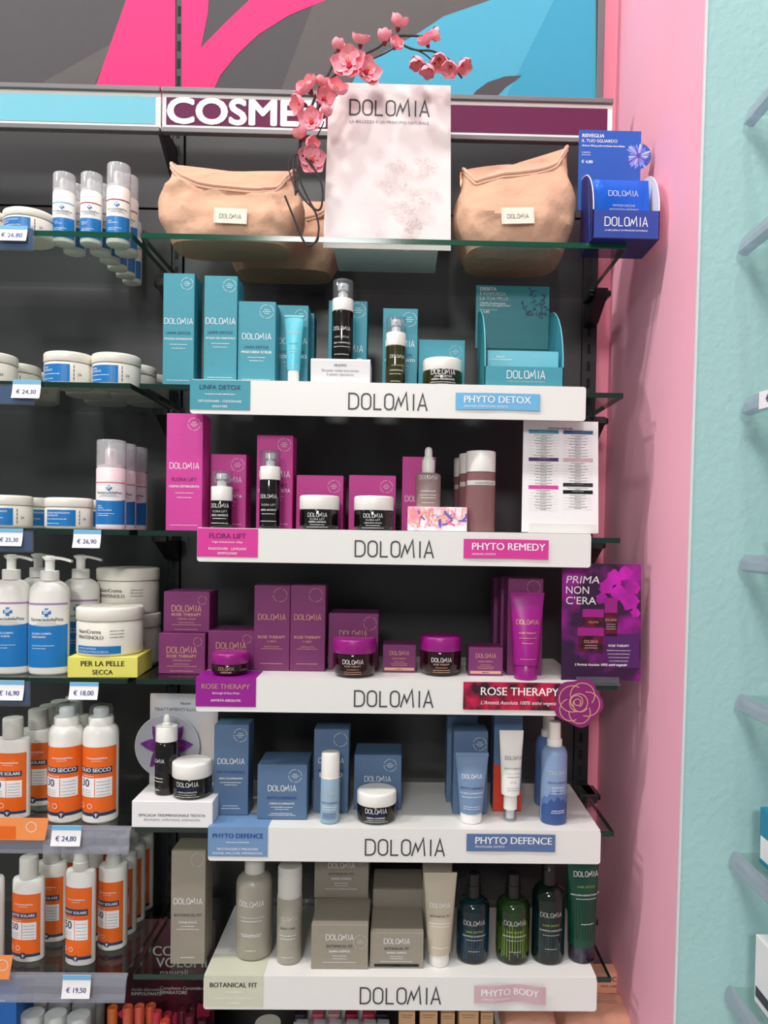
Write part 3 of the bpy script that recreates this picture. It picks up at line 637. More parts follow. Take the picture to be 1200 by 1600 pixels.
for a in [(622, 44, .028, 22, 22, (.2, -.4, .9)), (563, 70, .03, 21, 26, (.1, -.5, .85)), (528, 78, .03, 18, 14, (.1, -.2, 1)), (601, 66, .028, 20, 16, (-.1, -.3, 1)), (617, 74, .028, 17, 26, (.3, -.7, .3)), (546, 104, .02, 31, 52, (-.15, -1, .15)),
          (571, 114, .028, 27, 48, (.5, -.8, .1)), (672, 56, .028, 18, 14, (1, -.2, .2)), (668, 70, .025, 19, 22, (-.4, -.6, .5)), (653, 92, .022, 20, 18, (-.2, -.3, -1)), (670, 103, .02, 20, 20, (-.2, -.3, -1)), (686, 93, .02, 22, 24, (0, -.5, -.8)),
          (704, 105, .018, 20, 26, (-.2, -.6, -.6)), (720, 100, .02, 20, 20, (.4, -.4, -.6)), (484, 142, .014, 26, 34, (-.6, -.6, .5)), (502, 137, .02, 20, 24, (.2, -.4, .9)), (474, 164, .01, 23, 26, (-.8, -.5, -.3)), (506, 155, .012, 22, 28, (.3, -.8, -.1)),
          (524, 146, .018, 24, 32, (.4, -.7, .5)), (487, 192, .006, 24, 42, (-.1, -1, .1)), (507, 181, .008, 17, 14, (.4, -.2, 1)), (473, 216, .005, 21, 20, (-.4, -.5, .7)), (484, 226, .004, 18, 24, (.4, -.7, -.2)), (487, 250, .0, 25, 50, (.2, -.9, -.2))]: blossom(*a)

# counter displays
def counter_display(label, name, x0p, x1p, ybot, Yf, dep, fh, sh, hh, zb, outer, inner, front, side_in, header_w, hx=0, edge='white_card', inset=0):
    a = sp(x0p, ybot, Yf); c = sp(x1p, ybot, Yf); w = c.x-a.x
    t = thing(name, label, 'display box', ((a.x+c.x)/2, Yf, zb)); th = .0012
    b = MB(); b.box(-w/2, w/2, 0, dep, 0, th, outer); b.build('base', t)
    fo = MB(); fo.box(-w/2, w/2, 0, th, th, fh, front); fo = fo.build('front_panel', t)
    arc = [(0, th), (dep, th), (dep, sh)]+[(dep*cos(radians(a_))*1.0, fh+(sh-fh)*sin(radians(a_))**.9) for a_ in (82, 72, 60, 48, 36, 24, 12)][0:0]
    arc += [(dep-dep*sin(radians(k*9))*1.0, fh+(sh-fh)*cos(radians(k*9))) for k in range(1, 11)]
    for s in (-1, 1):
        b = MB(); x_ = s*w/2; b.prism_x(arc, min(x_, x_-s*th), max(x_, x_-s*th), outer if s < 0 else side_in)
        b.tube([(x_-s*th/2, y+.0003, z+.0003) for y, z in arc[2:]], .0009, edge, 5); b.build('side_panel', t)
    b = MB(); b.box(-w/2+th, w/2-th, dep-th, dep, th, sh, inner); b.build('back_panel', t)
    b = MB(); b.box(hx-header_w/2, hx+header_w/2, dep-.0035, dep-.0015, sh*.6, hh, inner, .0004); hd = b.build('header_card', t)
    return t, w, fo, hd
zb = Z0; Yf = -.022
t, w, fo, hd = counter_display('dark blue counter display of eye patch sachets, at the right end of the top shelf', 'sachet_display', 926, 1030, 371, Yf, .085, .043, .125, .206, zb, 'navy_deep', 'header_blue', 'navy_card', 'white_card', .102, -.006)
q = TX(flat(0)); q.logo(0, .019, 'white', w*.64); q.text('LA BELLEZZA È UN PRINCIPIO NATURALE', 0, .011, 'white', width=w*.64, bold=.01); q.build('lettering', fo)
q = TX(lambda u, v: (u, .081, v))
q.text('RISVEGLIA', -.052, .194, 'white', width=.036, bold=.035, al='l', shear=.15); q.text('IL TUO SGUARDO', -.052, .186, 'white', width=.058, al='l'); q.text('Azione lifting anti-occhiaie immediata', -.052, .179, 'white', width=.07, al='l', bold=.02)
q.text('2 PATCH', -.052, .168, 'white', width=.014, al='l'); q.greek(-.052, .165, .014, .0012, 'white', 'l'); q.text('€ 4,80', -.052, .152, 'white', width=.018, bold=.03, al='l'); q.build('lettering', hd)
b = MB(); q = TX(lambda u, v: (u, .0812, v)); cx_, cz_ = .041, .166
b.prism([(cx_+.021*cos(2*pi*k/28), cz_+.021*sin(2*pi*k/28)) for k in range(28)], .0813, .0825, 'header_blue'); b.build('round_flap', hd)
random.seed(3)
for k in range(40):
    a = 2*pi*k/40+random.uniform(-.1, .1); l = random.uniform(.014, .0235); d_ = .0022
    q.poly([(cx_+.002*cos(a), cz_+.002*sin(a)), (cx_+l*.8*cos(a-.1), cz_+l*.8*sin(a-.1)), (cx_+l*cos(a), cz_+l*sin(a)), (cx_+l*.8*cos(a+.1), cz_+l*.8*sin(a+.1))], 'flower_blue' if k % 3 else 'silver_print' if k % 2 else 'flower_violet')
q.circle(cx_, cz_, .004, 'flower_violet'); q.greek(cx_, cz_-.012, .016, .0014, 'white'); q.greek(cx_, cz_-.0145, .014, .0014, 'white'); q.build('flower_print', hd)
sx = t.location.x
for k in range(3):
    s = thing('sachet', ['glossy blue eye patch sachet, front one in the blue display box', 'blue eye patch sachet in the blue display box, just behind the front one', 'rearmost blue eye patch sachet in the blue display box'][k], 'sachet', (sx-.004+.002*k, Yf+.018+.014*k, zb+.0015), 0, 'eye patch sachets', rx=radians(-9))
    b = MB(); sw, sh_ = .0475, .104; g = []
    for zi in range(13):
        for sgn in (1,): pass
    N_ = 12; rows = []
    for zi in range(N_+1):
        row = []
        for xi in range(N_+1):
            u, v = xi/N_*2-1, zi/N_; e = (1-u**4)*(1-(2*v-1)**4); row.append((u*sw, -.0045*e, v*sh_))
        row += [(x, -y+.0006, z) for x, y, z in reversed(row)]; rows.append(row)
    b.loft(rows, 'sachet_blue'); b.build('pouch', s)
    if k == 0:
        q = TX(lambda u, v: (u, -.0045*(1-(u/sw)**4)*(1-(2*v/sh_-1)**4)-.0007, v)); q.logo(.006, .074, 'silver_print', .046); q.text('PATCH OCCHI', .006, .056, 'silver_print', width=.034); q.text('ANTI-FATICA LEVIGANTI', .006, .050, 'silver_print', width=.046); q.greek(.006, .046, .03, .0012, 'silver_print'); q.build('lettering', s)

# ------------------------------------------------------------------ second shelf: teal range
z1 = DZ[0]+.0004; zg = GZ[1]+.0004; G1 = 'teal cartons on the second shelf'
LD = 'LINFA DETOX'
carton('tall teal carton at the far left of the second shelf, reading MOUSSE DETERGENTE', (255, 303, 427, .012, zg), 'teal', dbox(LD, 'MOUSSE DETERGENTE', rc='teal_print', lv=.55, gap=.062, lw=.9, ev=.91, er=.19), G1, d=.048)
carton('tall teal carton reading ACQUA GEL ESSENZIALE, second from the left', (319, 370, 431, .012, z1), 'teal', dbox(LD, 'ACQUA GEL ESSENZIALE', rc='teal_print', lv=.55, gap=.062, lw=.88, ev=.91, er=.19), G1, d=.05)
carton('medium teal carton reading MASCHERA SCRUB, third from the left', (372, 430, 471, .014, z1), 'teal', dbox(LD, 'MASCHERA SCRUB', rc='teal_print', lv=.54, gap=.075, lw=.76, ev=.88, er=.18), G1, d=.04)
carton('medium teal carton behind the small cyan tube', (433, 481, 477, .055, z1), 'teal', dbox(LD, 'CONTORNO', rc='teal_print', lv=.54, gap=.075, lw=.9, ev=.88), G1, d=.036)
carton('teal carton mostly hidden behind the carton with the cyan tube', (446, 490, 489, .1, z1), 'teal', (), G1, d=.04)
squeeze('small cyan squeeze tube with white cap in front of a teal carton', (444, 474, 493, .025, z1), 'cyan_tube', 'white_plastic', [('@', .73, .75, 'silver_print'), (LD, .58, .45, 'teal_print'), ('~', .5, .5, 'silver_print'), ('~', .46, .4, 'silver_print'), ('~', .28, .55, 'silver_print', {'h': .001})], capf=.21, capw=.58, crimp=.03, botw=.66, seal='cyan_tube')
X, w, h = fit(486, 578, 560, -.004, z1, 0)
st = thing('riser_block', 'white card block reading NUOVO under the black serum bottle', 'display block', (X, -.004, z1))
b = MB(); b.prism_x([(0, 0), (.07, 0), (.07, h-.002), (.066, h), (.004, h), (-.003, h-.004)], -w/2, w/2, 'white_card'); b.build('block', st)
letter(st, lambda u, v: (u, -.0033*(v/h)**1.0-.0004, v), w, h, [('NUOVO', .66, .2, 'ink', {'b': .03}), ('Booster notte anti-stress', .45, .62, 'grey_print'), ('5 azioni riparatrici.', .29, .46, 'grey_print')])
serum('tall black serum pump bottle with clear cap, standing on the white NUOVO block', (519, 552, 434, .027, z1+h), 'dark_glass', [('@', .60, .82, 'white'), (LD, .45, .72, 'silver_print'), ('SIERO OSSIGENANTE', .34, .8, 'white', {'b': .03}), ('~', .27, .8, 'white', {'h': .0012}), ('~', .12, .7, 'white', {'h': .0012})], hb=.62, hc=.77)
carton('teal carton behind the black serum bottle', (513, 573, 470, .085, z1), 'teal', dbox(LD, 'SIERO', rc='teal_print', lv=.45, gap=.07), G1, d=.05)
carton('teal carton behind the olive pump bottle, printed on its left side', (598, 652, 482, .055, z1), 'teal', dbox(LD, 'CONCENTRATO', rc='teal_print', lv=.54, gap=.08, lw=.82, ev=.87, er=.2), G1, d=.055, side=(-1, 'silver_print'))
serum('olive glass pump bottle with clear cap in front of a teal carton', (603, 634, 492, .022, z1), 'olive_glass', [('@', .68, .75, 'white', {'u': .1}), ('LINFA NOTTE', .48, .6, 'silver_print', {'u': .1}), ('CONCENTRATO', .36, .7, 'white', {'b': .03, 'u': .05}), ('~', .28, .6, 'white', {'h': .0012}), ('~', .1, .5, 'white', {'h': .0012})], hb=.58, hc=.77)
carton('low teal carton behind the olive cream jar', (654, 726, 531, .06, z1), 'teal', [('O', .78, .13, 'silver_print', {'u': .3})], G1, d=.07)
jar('olive glass cream jar with white lid, beside the teal display box', (660, 722, 556, .035, z1), 'olive_glass', 'white_plastic', [('@', .70, .62, 'white'), (LD, .52, .45, 'white'), ('CREMA OSSIGENANTE', .36, .6, 'white', {'b': .03}), ('~', .22, .66, 'white', {'h': .0012}), ('~', .1, .5, 'white', {'h': .0012})])
t, w, fo, hd = counter_display('empty teal counter display with DISSETA header, at the right of the second shelf', 'teal_display', 757, 880, 602, -.008, .13, .030, .146, .195, z1, 'teal_deep', 'teal_deep', 'teal', 'teal', .126, -.002, edge='teal_pale')
q = TX(flat(0)); q.logo(.003, .012, 'white', w*.48); q.text('LA BELLEZZA È UN PRINCIPIO NATURALE', .003, .006, 'silver_print', width=w*.48); q.build('lettering', fo)
b = MB(); b.box(-w/2+.006, w/2-.005, .016, .018, .0015, .058, 'teal_pale', .0004); ic = b.build('inner_card', t)
q = TX(flat(.016)); q.text('PROVA', -.035, .047, 'white', width=.013); q.text('la Crema Ossigenante', -.035, .043, 'white', width=.037, bold=.02); q.build('lettering', ic)
q = TX(lambda u, v: (u, .126, v)); q.text('DISSETA', -.058, 0.1860, 'white', width=.028, al='l', bold=.02); q.text('E RINFORZA', -.058, 0.1780, 'silver_print', width=.044, al='l'); q.text('LA TUA PELLE', -.058, 0.1700, 'silver_print', width=.048, al='l'); q.text('+45,6% di idratazione', -.058, 0.1630, 'white', width=.044, al='l', bold=.03); q.text('dopo una sola applicazione', -.058, 0.1595, 'white', width=.052, al='l', bold=.03); q.greek(-.058, 0.1530, .03, .001, 'white', 'l'); q.text('€ 5,80', -.058, 0.1480, 'white', width=.016, al='l', bold=.03); q.build('lettering', hd)
q = TX(lambda u, v: (u, .126, v)); random.seed(9)
for s0, pts in enumerate([[(a_, b_+.023) for a_, b_ in pp] for pp in [[(.03, .122), (.036, .14), (.032, .158), (.028, .168)], [(.05, .122), (.046, .135), (.05, .15), (.054, .16)], [(.03, .122), (.02, .132), (.012, .145)], [(.04, .122), (.054, .128), (.058, .14)]]]):
    q.line(pts, .0008, 'teal_dark_print')
    for p, r_ in zip(pts, pts[1:]):
        for k in range(4):
            u = p[0]+(r_[0]-p[0])*k/4; v = p[1]+(r_[1]-p[1])*k/4; a = random.uniform(0, 6.28)
            q.poly([(u, v), (u+.004*cos(a-.35), v+.004*sin(a-.35)), (u+.0068*cos(a), v+.0068*sin(a)), (u+.004*cos(a+.35), v+.004*sin(a+.35))], 'teal_dark_print')
q.build('herb_print', hd)

# ------------------------------------------------------------------ third shelf: pink range
z2 = DZ[1]+.0004; zg = GZ[2]+.0004; G2 = 'pink cartons on the third shelf'; FL = 'FLORA LIFT'
carton('tall pink carton at the far left of the third shelf, reading CREMA DETERGENTE', (260, 316, 646, .012, zg), 'magenta', dbox(FL, 'CREMA DETERGENTE', rc='plum_print', lv=.53, gap=.07, lw=.8, ev=.91, er=.17), G2, d=.05)
carton('medium pink carton behind the small black pump bottle', (329, 384, 710, .055, z2), 'magenta', dbox(FL, 'SIERO ANTIETA', rc='plum_print', lv=.62, gap=.09, lw=.74, ev=.86, er=.18), G2, d=.045)
S_ = [('@', .74, .9, 'white'), (FL, .56, .7, 'silver_print'), ('SIERO ANTIETÀ', .42, .85, 'white', {'b': .03}), ('~', .32, .7, 'white', {'h': .0013}), ('~', .15, .85, 'white', {'h': .0013})]
serum('small black pump bottle with clear cap in front of the medium pink carton', (330, 363, 735, .02, z2), 'dark_glass', S_, hb=.475, hc=.725)
carton('tall pink carton behind the tall black pump bottle', (401, 457, 680, .055, z2), 'magenta', dbox(FL, 'SIERO ANTIETÀ', rc='plum_print', lv=.55, gap=.07, lw=.84, ev=.9, er=.18), G2, d=.045)
serum('tall black pump bottle with clear cap in front of the tall pink carton', (406, 438, 702, .02, z2), 'dark_glass', [('@', .62, .85, 'white'), (FL, .46, .72, 'silver_print'), ('SIERO ANTIETÀ', .36, .8, 'white', {'b': .03}), ('~', .29, .7, 'white', {'h': .0013}), ('~', .14, .85, 'white', {'h': .0013})], hb=.62, hc=.79)
J_ = lambda p: [('@', .62, .48, 'white'), (FL, .45, .36, 'silver_print'), (p, .32, .44, 'white', {'b': .03}), ('~', .21, .36, 'white', {'h': .0012}), ('~', .09, .55, 'white', {'h': .0012})]
SE = [('O', .8, .13, 'white', {'u': .3})]
carton('square pink carton behind the black jar nearer the tall pump bottle', (463, 536, 743, .065, z2), 'magenta', SE, G2, d=.07)
jar('black jar with white lid beside the tall black pump bottle', (468, 530, 773, .03, z2), 'dark_glass', 'white_plastic', J_('CREMA ANTIETÀ'))
carton('square pink carton behind the black jar nearer the dropper bottle', (545, 618, 743, .065, z2), 'magenta', SE, G2, d=.07)
jar('black jar with white lid reading CREMA RICCA ANTIETÀ', (553, 615, 774, .03, z2), 'dark_glass', 'white_plastic', J_('CREMA RICCA ANTIETÀ'))
carton('dark pink carton standing behind the dropper bottle', (628, 680, 714, .085, z2), 'magenta', [('@', .40, .8, 'white'), (FL, .2, .7, 'plum_print')], G2, d=.04)
X, w, h = fit(637, 730, 792, .004, z2, 0)
fb = thing('floral_box', 'white box with pink and violet floral swirls under the dropper bottle', 'box', (X, .004+.045, z2))
b = MB(); b.box(-w/2, w/2, -.045, .045, 0, h, 'floral_card', .0008); b.build('body', fb)
q = TX(flat(-.045)); random.seed(21)
for k in range(44):
    u0, v0 = random.uniform(-.42, .42)*w, random.uniform(.12, .6)*h; a = random.uniform(.3, 2.6)
    pts = [(u0, v0)]
    for j in range(4): a += random.uniform(-.5, .5); pts.append((max(-w*.48, min(w*.48, pts[-1][0]+.0045*cos(a))), max(h*.03, min(h*.95, pts[-1][1]+.0045*sin(a)))))
    q.line(pts, random.uniform(.0008, .004), random.choice(['swirl_orange', 'petal', 'coral_line', 'swirl_orange', 'petal', 'swirl_violet', 'white']))
q.build('swirl_print', fb)
dropper('clear pink dropper bottle with white bulb standing on the floral box', (649, 689, 698, .045, z2+h), 'rose_serum', [('@', .80, .72, 'white'), ('FLOWER ELIXIR', .44, .6, 'white', {'b': .02}), ('~', .34, .7, 'white', {'h': .0013}), ('~', .26, .6, 'white', {'h': .0013}), ('~', .12, .5, 'white', {'h': .0013})], hb=.57, cr=.5, cf=.5)
def micellar(label, ext):
    xl, xr, yt, Y, zb = ext; X, w, h = fit(xl, xr, yt, Y, zb); r = w/2
    t = thing('micellar_bottle', label, 'bottle', (X, Y, zb), 0, 'rose liquid bottles on the third shelf'); B = h*.735
    b = MB(); b.lathe([(r*.9, 0), (r*.98, .001), (r, .004), (r, B-.001), (r*.9, B)], 'rose_liquid', 36); b.build('body', t)
    b = MB(); b.lathe([(r*.97, B+.0005), (r*.985, B+.002), (r*.985, h-.003), (r*.95, h-.0005), (r*.85, h), (.001, h)], 'white_plastic', 36); b.build('cap', t)
    q = TX(cyl(r)); q.rect(-r*1.15, r*1.15, B*.78, B*.86, 'silver_print'); q.text('ACQUA MICELLARE', r*.25, B*.80, 'ink', width=r*1.4, bold=.02); q.build('label_band', t); return t
micellar('clear bottle of rose liquid with white cap, front one beside the floral box', (727, 774, 703, .03, z2))
micellar('clear bottle of rose liquid, just behind the front one', (716, 762, 707, .082, z2))
micellar('rearmost bottle of rose liquid, only its edge showing beside the others', (708, 752, 714, .135, z2))
# price list card in a holder
Yk = .012; c0 = sp(875, 828, Yk); kw = pxm(Yk, 121); kh = sp(875, 658, Yk+.012).z-z2
pc = thing('price_list', 'white price list card with coloured bars, right end of the third shelf', 'card', (c0.x, Yk, z2))
vs = [(-kw/2, 0, .001), (kw/2, 0, .001), (kw/2*.985, .012, kh), (-kw/2*.97, .012, kh)]
b = MB(); b.add(vs+[(x, y+.001, z) for x, y, z in vs], [(0, 1, 2, 3), (7, 6, 5, 4), (0, 4, 5, 1), (1, 5, 6, 2), (2, 6, 7, 3), (3, 7, 4, 0)], 'white_card'); b.build('sheet', pc)
b = MB(); b.box(-kw*.42, kw*.45, -.014, -.001, 0, .0025, 'white_acrylic', .0006); b.box(-kw*.42, kw*.45, -.014, -.011, .0025, .016, 'white_acrylic', .0008); b.build('holder', pc)
q = TX(lambda u, v: (u, .012*v/kh-.0006, v)); q.text('DOLOMIA SKINCARE', 0, kh*.925, 'ink', width=kw*.32, bold=.03)
cols = [[('teal', 8), ('poster_lilac', 8), ('magenta_sticker', 7)], [('steel_blue', 8), ('mauve_sticker', 7), ('black', 1), ('deep_green_glass', 5)]]
for ci, cc in enumerate(cols):
    u = (-.22 if ci == 0 else .23)*kw; v = kh*.885
    for mat, nn in cc:
        q.rect(u-kw*.195, u+kw*.195, v, v+kh*.032, mat); q.greek(u, v+kh*.018, kw*.15, .0011, 'white'); v -= kh*.012
        for k in range(nn):
            q.greek(u, v-kh*.004, kw*random.uniform(.18, .26), .0011, 'ink'); q.greek(u, v-kh*.015, kw*.08, .0011, 'ink'); q.rect(u-kw*.19, u+kw*.19, v-kh*.0215, v-kh*.0195, 'silver_print'); v -= kh*.0262
        v -= kh*.026
q.build('print', pc)

# ------------------------------------------------------------------ fourth shelf: purple range
z3 = DZ[2]+.0004; zg = GZ[3]+.0004; G3 = 'plum cartons on the fourth shelf'; RT_ = 'ROSE THERAPY'
def rose_L(p, lv=.52, lw=.64, gap=.12, er=.09, ev=.8): return [('@', lv, lw, 'gold'), (RT_, lv-gap, lw, 'gold', {'b': .02}), (p, lv-gap*1.75, lw*.62, 'gold'), ('~', lv-gap*2.4, lw*.55, 'gold', {'h': .0012}), ('~', lv-gap*2.85, lw, 'gold', {'h': .0012}), ('~', .06, lw*.8, 'gold', {'h': .0012}), ('O', ev, er, 'gold', {'u': .34, 'inner': False})]
def stack_top(ext): return fit(*ext[:5], 0)[2]
lo = (248, 320, 990, .045, zg); hlo = stack_top(lo)
carton('square plum carton at the bottom of the stack of two, far left', lo, 'plum', rose_L("L'INFUSO OCCHI"), G3, d=.06)
carton('square plum carton on top of the stack of two, far left', (256, 327, 925, .055, zg+hlo+.0012), 'plum', rose_L("L'INFUSO OCCHI"), G3, d=.06)
carton('square plum carton behind the small purple jar', (325, 397, 986, .052, z3), 'plum', rose_L('IL BALSAMO', .55), G3, d=.07)
jar('small brown jar with purple lid standing on the violet sticker', (331, 388, 1013, .019, z3+.0008), 'brown_glass', 'violet_plastic', [('@', .52, .42, 'gold'), ('~', .36, .3, 'gold', {'h': .001}), ('~', .28, .3, 'gold', {'h': .001})], capf=.5, round_=.008)
def tallrose(): return [('@', .60, .76, 'gold'), (RT_, .38, .76, 'gold', {'b': .02}), ('IL SIERO', .335, .25, 'gold'), ('~', .28, .42, 'gold', {'h': .0012}), ('~', .255, .6, 'gold', {'h': .0012}), ('~', .08, .62, 'gold', {'h': .0013}), ('O', .89, .19, 'gold', {'u': .22, 'inner': False})]
carton('tall plum carton, left one of the pair side by side', (397, 452.5, 915, .05, z3), 'plum', tallrose(), G3, d=.045)
carton('tall plum carton, right one of the pair side by side', (453.5, 508, 915, .05, z3), 'plum', tallrose(), G3, d=.045)
carton('square plum carton behind the big purple jar', (513, 591, 959, .068, z3), 'plum', [('O', .83, .13, 'gold', {'u': .33, 'inner': False}), ('@', .6, .55, 'gold')], G3, d=.07)
RJ = [('@', .60, .48, 'white'), (RT_, .47, .38, 'gold', {'b': .02}), ('~', .36, .28, 'gold', {'h': .0012}), ('~', .26, .4, 'gold', {'h': .0012}), ('~', .18, .4, 'gold', {'h': .0012})]
jar('big brown jar with purple lid in front of the square plum carton', (520, 587, 991, .023, z3), 'brown_glass', 'violet_plastic', RJ, capf=.38, round_=.012)
SR = lambda: [('@', .64, .58, 'gold'), (RT_, .48, .42, 'gold'), ('~', .38, .3, 'gold', {'h': .001}), ('~', .31, .5, 'gold', {'h': .001}), ('~', .25, .45, 'gold', {'h': .001}), ('=', .07, .9, 'gold', {'h': .0045}), ('~', .1, .2, 'ink', {'h': .0018})]
carton('small plum carton between the two big purple jars', (598, 650, 1008, .05, z3), 'plum', SR(), G3, d=.05)
jar('big brown jar with purple lid between the two small plum cartons', (656, 721, 988, .046, z3), 'brown_glass', 'violet_plastic', RJ, capf=.37, round_=.012)
carton('small plum carton beside the purple squeeze tube', (732, 786, 1012, .03, z3), 'plum', SR(), G3, d=.05)
carton('tall plum carton behind the purple squeeze tube', (793, 848, 904, .04, z3), 'plum', [('O', .91, .19, 'gold', {'u': .22, 'inner': False})], G3, d=.05, side=(-1, 'poster_lilac'))
carton('tall plum carton in the row behind, second behind the purple tube', (782, 834, 903, .1, z3), 'plum', (), G3, d=.045)
carton('rearmost tall plum carton in the row behind the purple tube', (771, 820, 903, .152, z3), 'plum', (), G3, d=.045)
squeeze('glossy purple squeeze tube standing on its cap at the right of the fourth shelf', (796, 849, 926, .012, z3), 'violet_tube', 'violet_plastic', [('@', .64, .64, 'gold'), (RT_, .53, .5, 'gold', {'b': .02}), ('~', .48, .5, 'gold', {'h': .0013}), ('~', .42, .35, 'gold', {'h': .0013}), ('~', .24, .45, 'gold', {'h': .0013})], capf=.17, capw=.68, crimp=.03, botw=.74, seal='violet_tube')
# poster and its holder
Yq = .004; a = sp(877, 1055, Yq); c = sp(1001, 1055, Yq); pw = c.x-a.x; ph = sp(940, 878, Yq+.01).z-z3-.003
po = thing('poster_card', 'dark purple poster reading PRIMA NON C\'ERA, right end of the fourth shelf', 'poster', ((a.x+c.x)/2, Yq, GZ[3]+.0004), 0)
vs = [(-pw/2, 0, .006), (pw/2, 0, .006), (pw/2, .01, ph+.006), (-pw/2, .01, ph+.006)]
b = MB(); b.add(vs+[(x, y+.0012, z) for x, y, z in vs], [(0, 1, 2, 3), (7, 6, 5, 4), (0, 4, 5, 1), (1, 5, 6, 2), (2, 6, 7, 3), (3, 7, 4, 0)], 'poster_violet'); b.build('sheet', po)
b = MB(); b.box(-pw*.32, pw*.22, -.012, .012, 0, .003, 'clear_plastic'); b.box(-pw*.32, pw*.22, -.005, -.002, .003, .012, 'clear_plastic'); b.build('holder', po)
q = TX(lambda u, v: (u, .01*(v-.006)/ph-.0006, v)); R = lambda fx: (fx-.5)*pw
Zv = lambda fy: .006+ph*(1-fy)
random.seed(5)
for cx_, cy_, r_ in [(.66, .12, .1), (.8, .08, .09), (.9, .2, .09), (.72, .25, .1), (.86, .32, .11), (.56, .2, .09), (.93, .42, .06), (.5, .3, .07)]:
    pts = [(min(R(.995), R(cx_)+pw*r_*(1+.16*sin(k*2.1+cx_*9))*cos(2*pi*k/18)), min(Zv(.005), Zv(cy_)+pw*r_*(1+.16*sin(k*1.7))*sin(2*pi*k/18))) for k in range(18)]
    q.poly(pts, 'poster_petal')
q.build('flower_print', po)
q = TX(lambda u, v: (u, .01*(v-.006)/ph-.0010, v))
def R4(x0, x1, y0, y1, m): q.rect(R(x0), R(x1), Zv(y1), Zv(y0), m)
R4(.56, .98, .60, .89, 'poster_lilac'); R4(.54, .70, .29, .42, 'violet_plastic'); R4(.55, .70, .42, .62, 'poster_jar'); R4(.26, .53, .39, .46, 'violet_plastic'); R4(.28, .52, .46, .55, 'poster_jar'); R4(.20, .53, .55, .62, 'violet_plastic'); R4(.21, .52, .62, .75, 'poster_jar'); q.build('jar_print', po)
q = TX(lambda u, v: (u, .01*(v-.006)/ph-.0014, v))
for k, s_ in enumerate(['PRIMA', 'NON', "C'ERA"]): q.text(s_, R(.05), Zv(.17+.09*k), 'white', h=ph*.062, width=pw*(.42, .29, .38)[k], al='l', shear=.15 if k == 0 else 0)
q.logo(R(.62), Zv(.49), 'gold', pw*.14); q.logo(R(.37), Zv(.68), 'gold', pw*.17); q.logo(R(.40), Zv(.51), 'gold', pw*.12)
q.text('ROSE THERAPY', R(.59), Zv(.71), 'white', width=pw*.26, al='l', bold=.02)
for k in range(5): q.greek(R(.72), Zv(.745+.03*k), pw*(.3-.02*k), .0014, 'silver_print')
q.text("L'Antietà Assoluta 100% attivi vegetali.", R(.17), Zv(.875), 'white', width=pw*.65, al='l', shear=.12, bold=.02)
for k in (0, 1, 2): q.greek(R(.62), Zv(.52+.02*k), pw*.12, .001, 'silver_print')
for k in (0, 1): q.greek(R(.37), Zv(.705+.02*k), pw*.16, .001, 'silver_print')
q.build('lettering', po)
# rose emblem hung on the tray front
c = sp(904, 1098, YD-.004); rs = pxm(YD-.004, 40)
ro = thing('rose_emblem', 'plum rose-shaped cardboard emblem with gold lines on the corner of the purple tray', 'emblem', c)
ol = [(rs*(.93+.07*cos(5*a+.6))*cos(a), rs*(.93+.07*cos(5*a+.6))*sin(a)) for a in [2*pi*k/60 for k in range(60)]]
b = MB(); b.prism(ol, 0, .0025, 'rose_disc'); b.build('disc', ro)
q = TX(flat(0)); arcc = lambda cu, cv, r_, a0, a1, n=18: [(rs*(cu+r_*cos(radians(a0+(a1-a0)*k/n))), rs*(cv+r_*sin(radians(a0+(a1-a0)*k/n)))) for k in range(n+1)]
for L_ in [arcc(-.05, .02, .13, 0, 360), arcc(-.08, .05, .24, -60, 250), arcc(0, 0, .36, 20, 380), arcc(.08, -.06, .30, 150, 330), arcc(-.25, .15, .52, 60, 290), arcc(.15, .3, .48, -40, 190), arcc(.35, -.05, .48, -110, 100), arcc(.05, -.4, .42, 170, 390), arcc(-.3, -.28, .44, 110, 300)]: q.line(L_, .0014, 'gold')
q.build('gold_lines', ro)
# ------------------------------------------------------------------ fifth shelf: blue range
z4 = DZ[3]+.0004; zg = GZ[4]+.0004; G4 = 'slate blue cartons on the fifth shelf'; PD = 'PHYTO DEFENCE'
Ys = -.004; X, w, h = fit(206, 332, 1252, Ys, zg, 0)
st = thing('riser_block', 'white card block reading EFFICACIA TRIDIMENSIONALE TESTATA at the left of the fifth shelf', 'display block', (X, Ys, zg))
b = MB(); b.box(-w/2, w/2, 0, .092, 0, h, 'white_card', .0012); b.build('block', st)
letter(st, flat(0), w, h, [('EFFICACIA TRIDIMENSIONALE TESTATA', .42, .82, 'ink', {'b': .02}), ('illuminanti, uniformanti, antimacchia.', .26, .7, 'grey_print', {'i': .15})])
Yk = Ys+.0935; a = sp(234, 1160, Yk); c = sp(340, 1160, Yk); cw2 = c.x-a.x; ch2 = sp(285, 1084, Yk).z-zg
kd = thing('back_card', 'pearl grey card headed TRATTAMENTI ILLUMINANTI behind the black dropper bottle', 'card', ((a.x+c.x)/2, Yk, zg))
b = MB(); b.prism(rr(-cw2/2, cw2/2, 0, ch2, .002, 2), 0, .0015, 'pearl_grey'); b.build('sheet', kd)
q = TX(flat(0)); q.text('Nuovi', -cw2/2+pxm(Yk, 55), ch2-pxm(Yk, 17), 'ink', width=pxm(Yk, 15), bold=.02); q.text('TRATTAMENTI ILLUMINANTI', -cw2/2+pxm(Yk, 7), ch2-pxm(Yk, 27), 'ink', width=pxm(Yk, 92), bold=.015, al='l'); q.build('lettering', kd)
c = sp(260.5, 1167, Yk-.012); rl = pxm(Yk, 49)
ld = thing('flower_disc', 'round clear disc with a purple saffron flower behind the black dropper bottle', 'disc', (c.x, Yk-.010, c.z-rl))
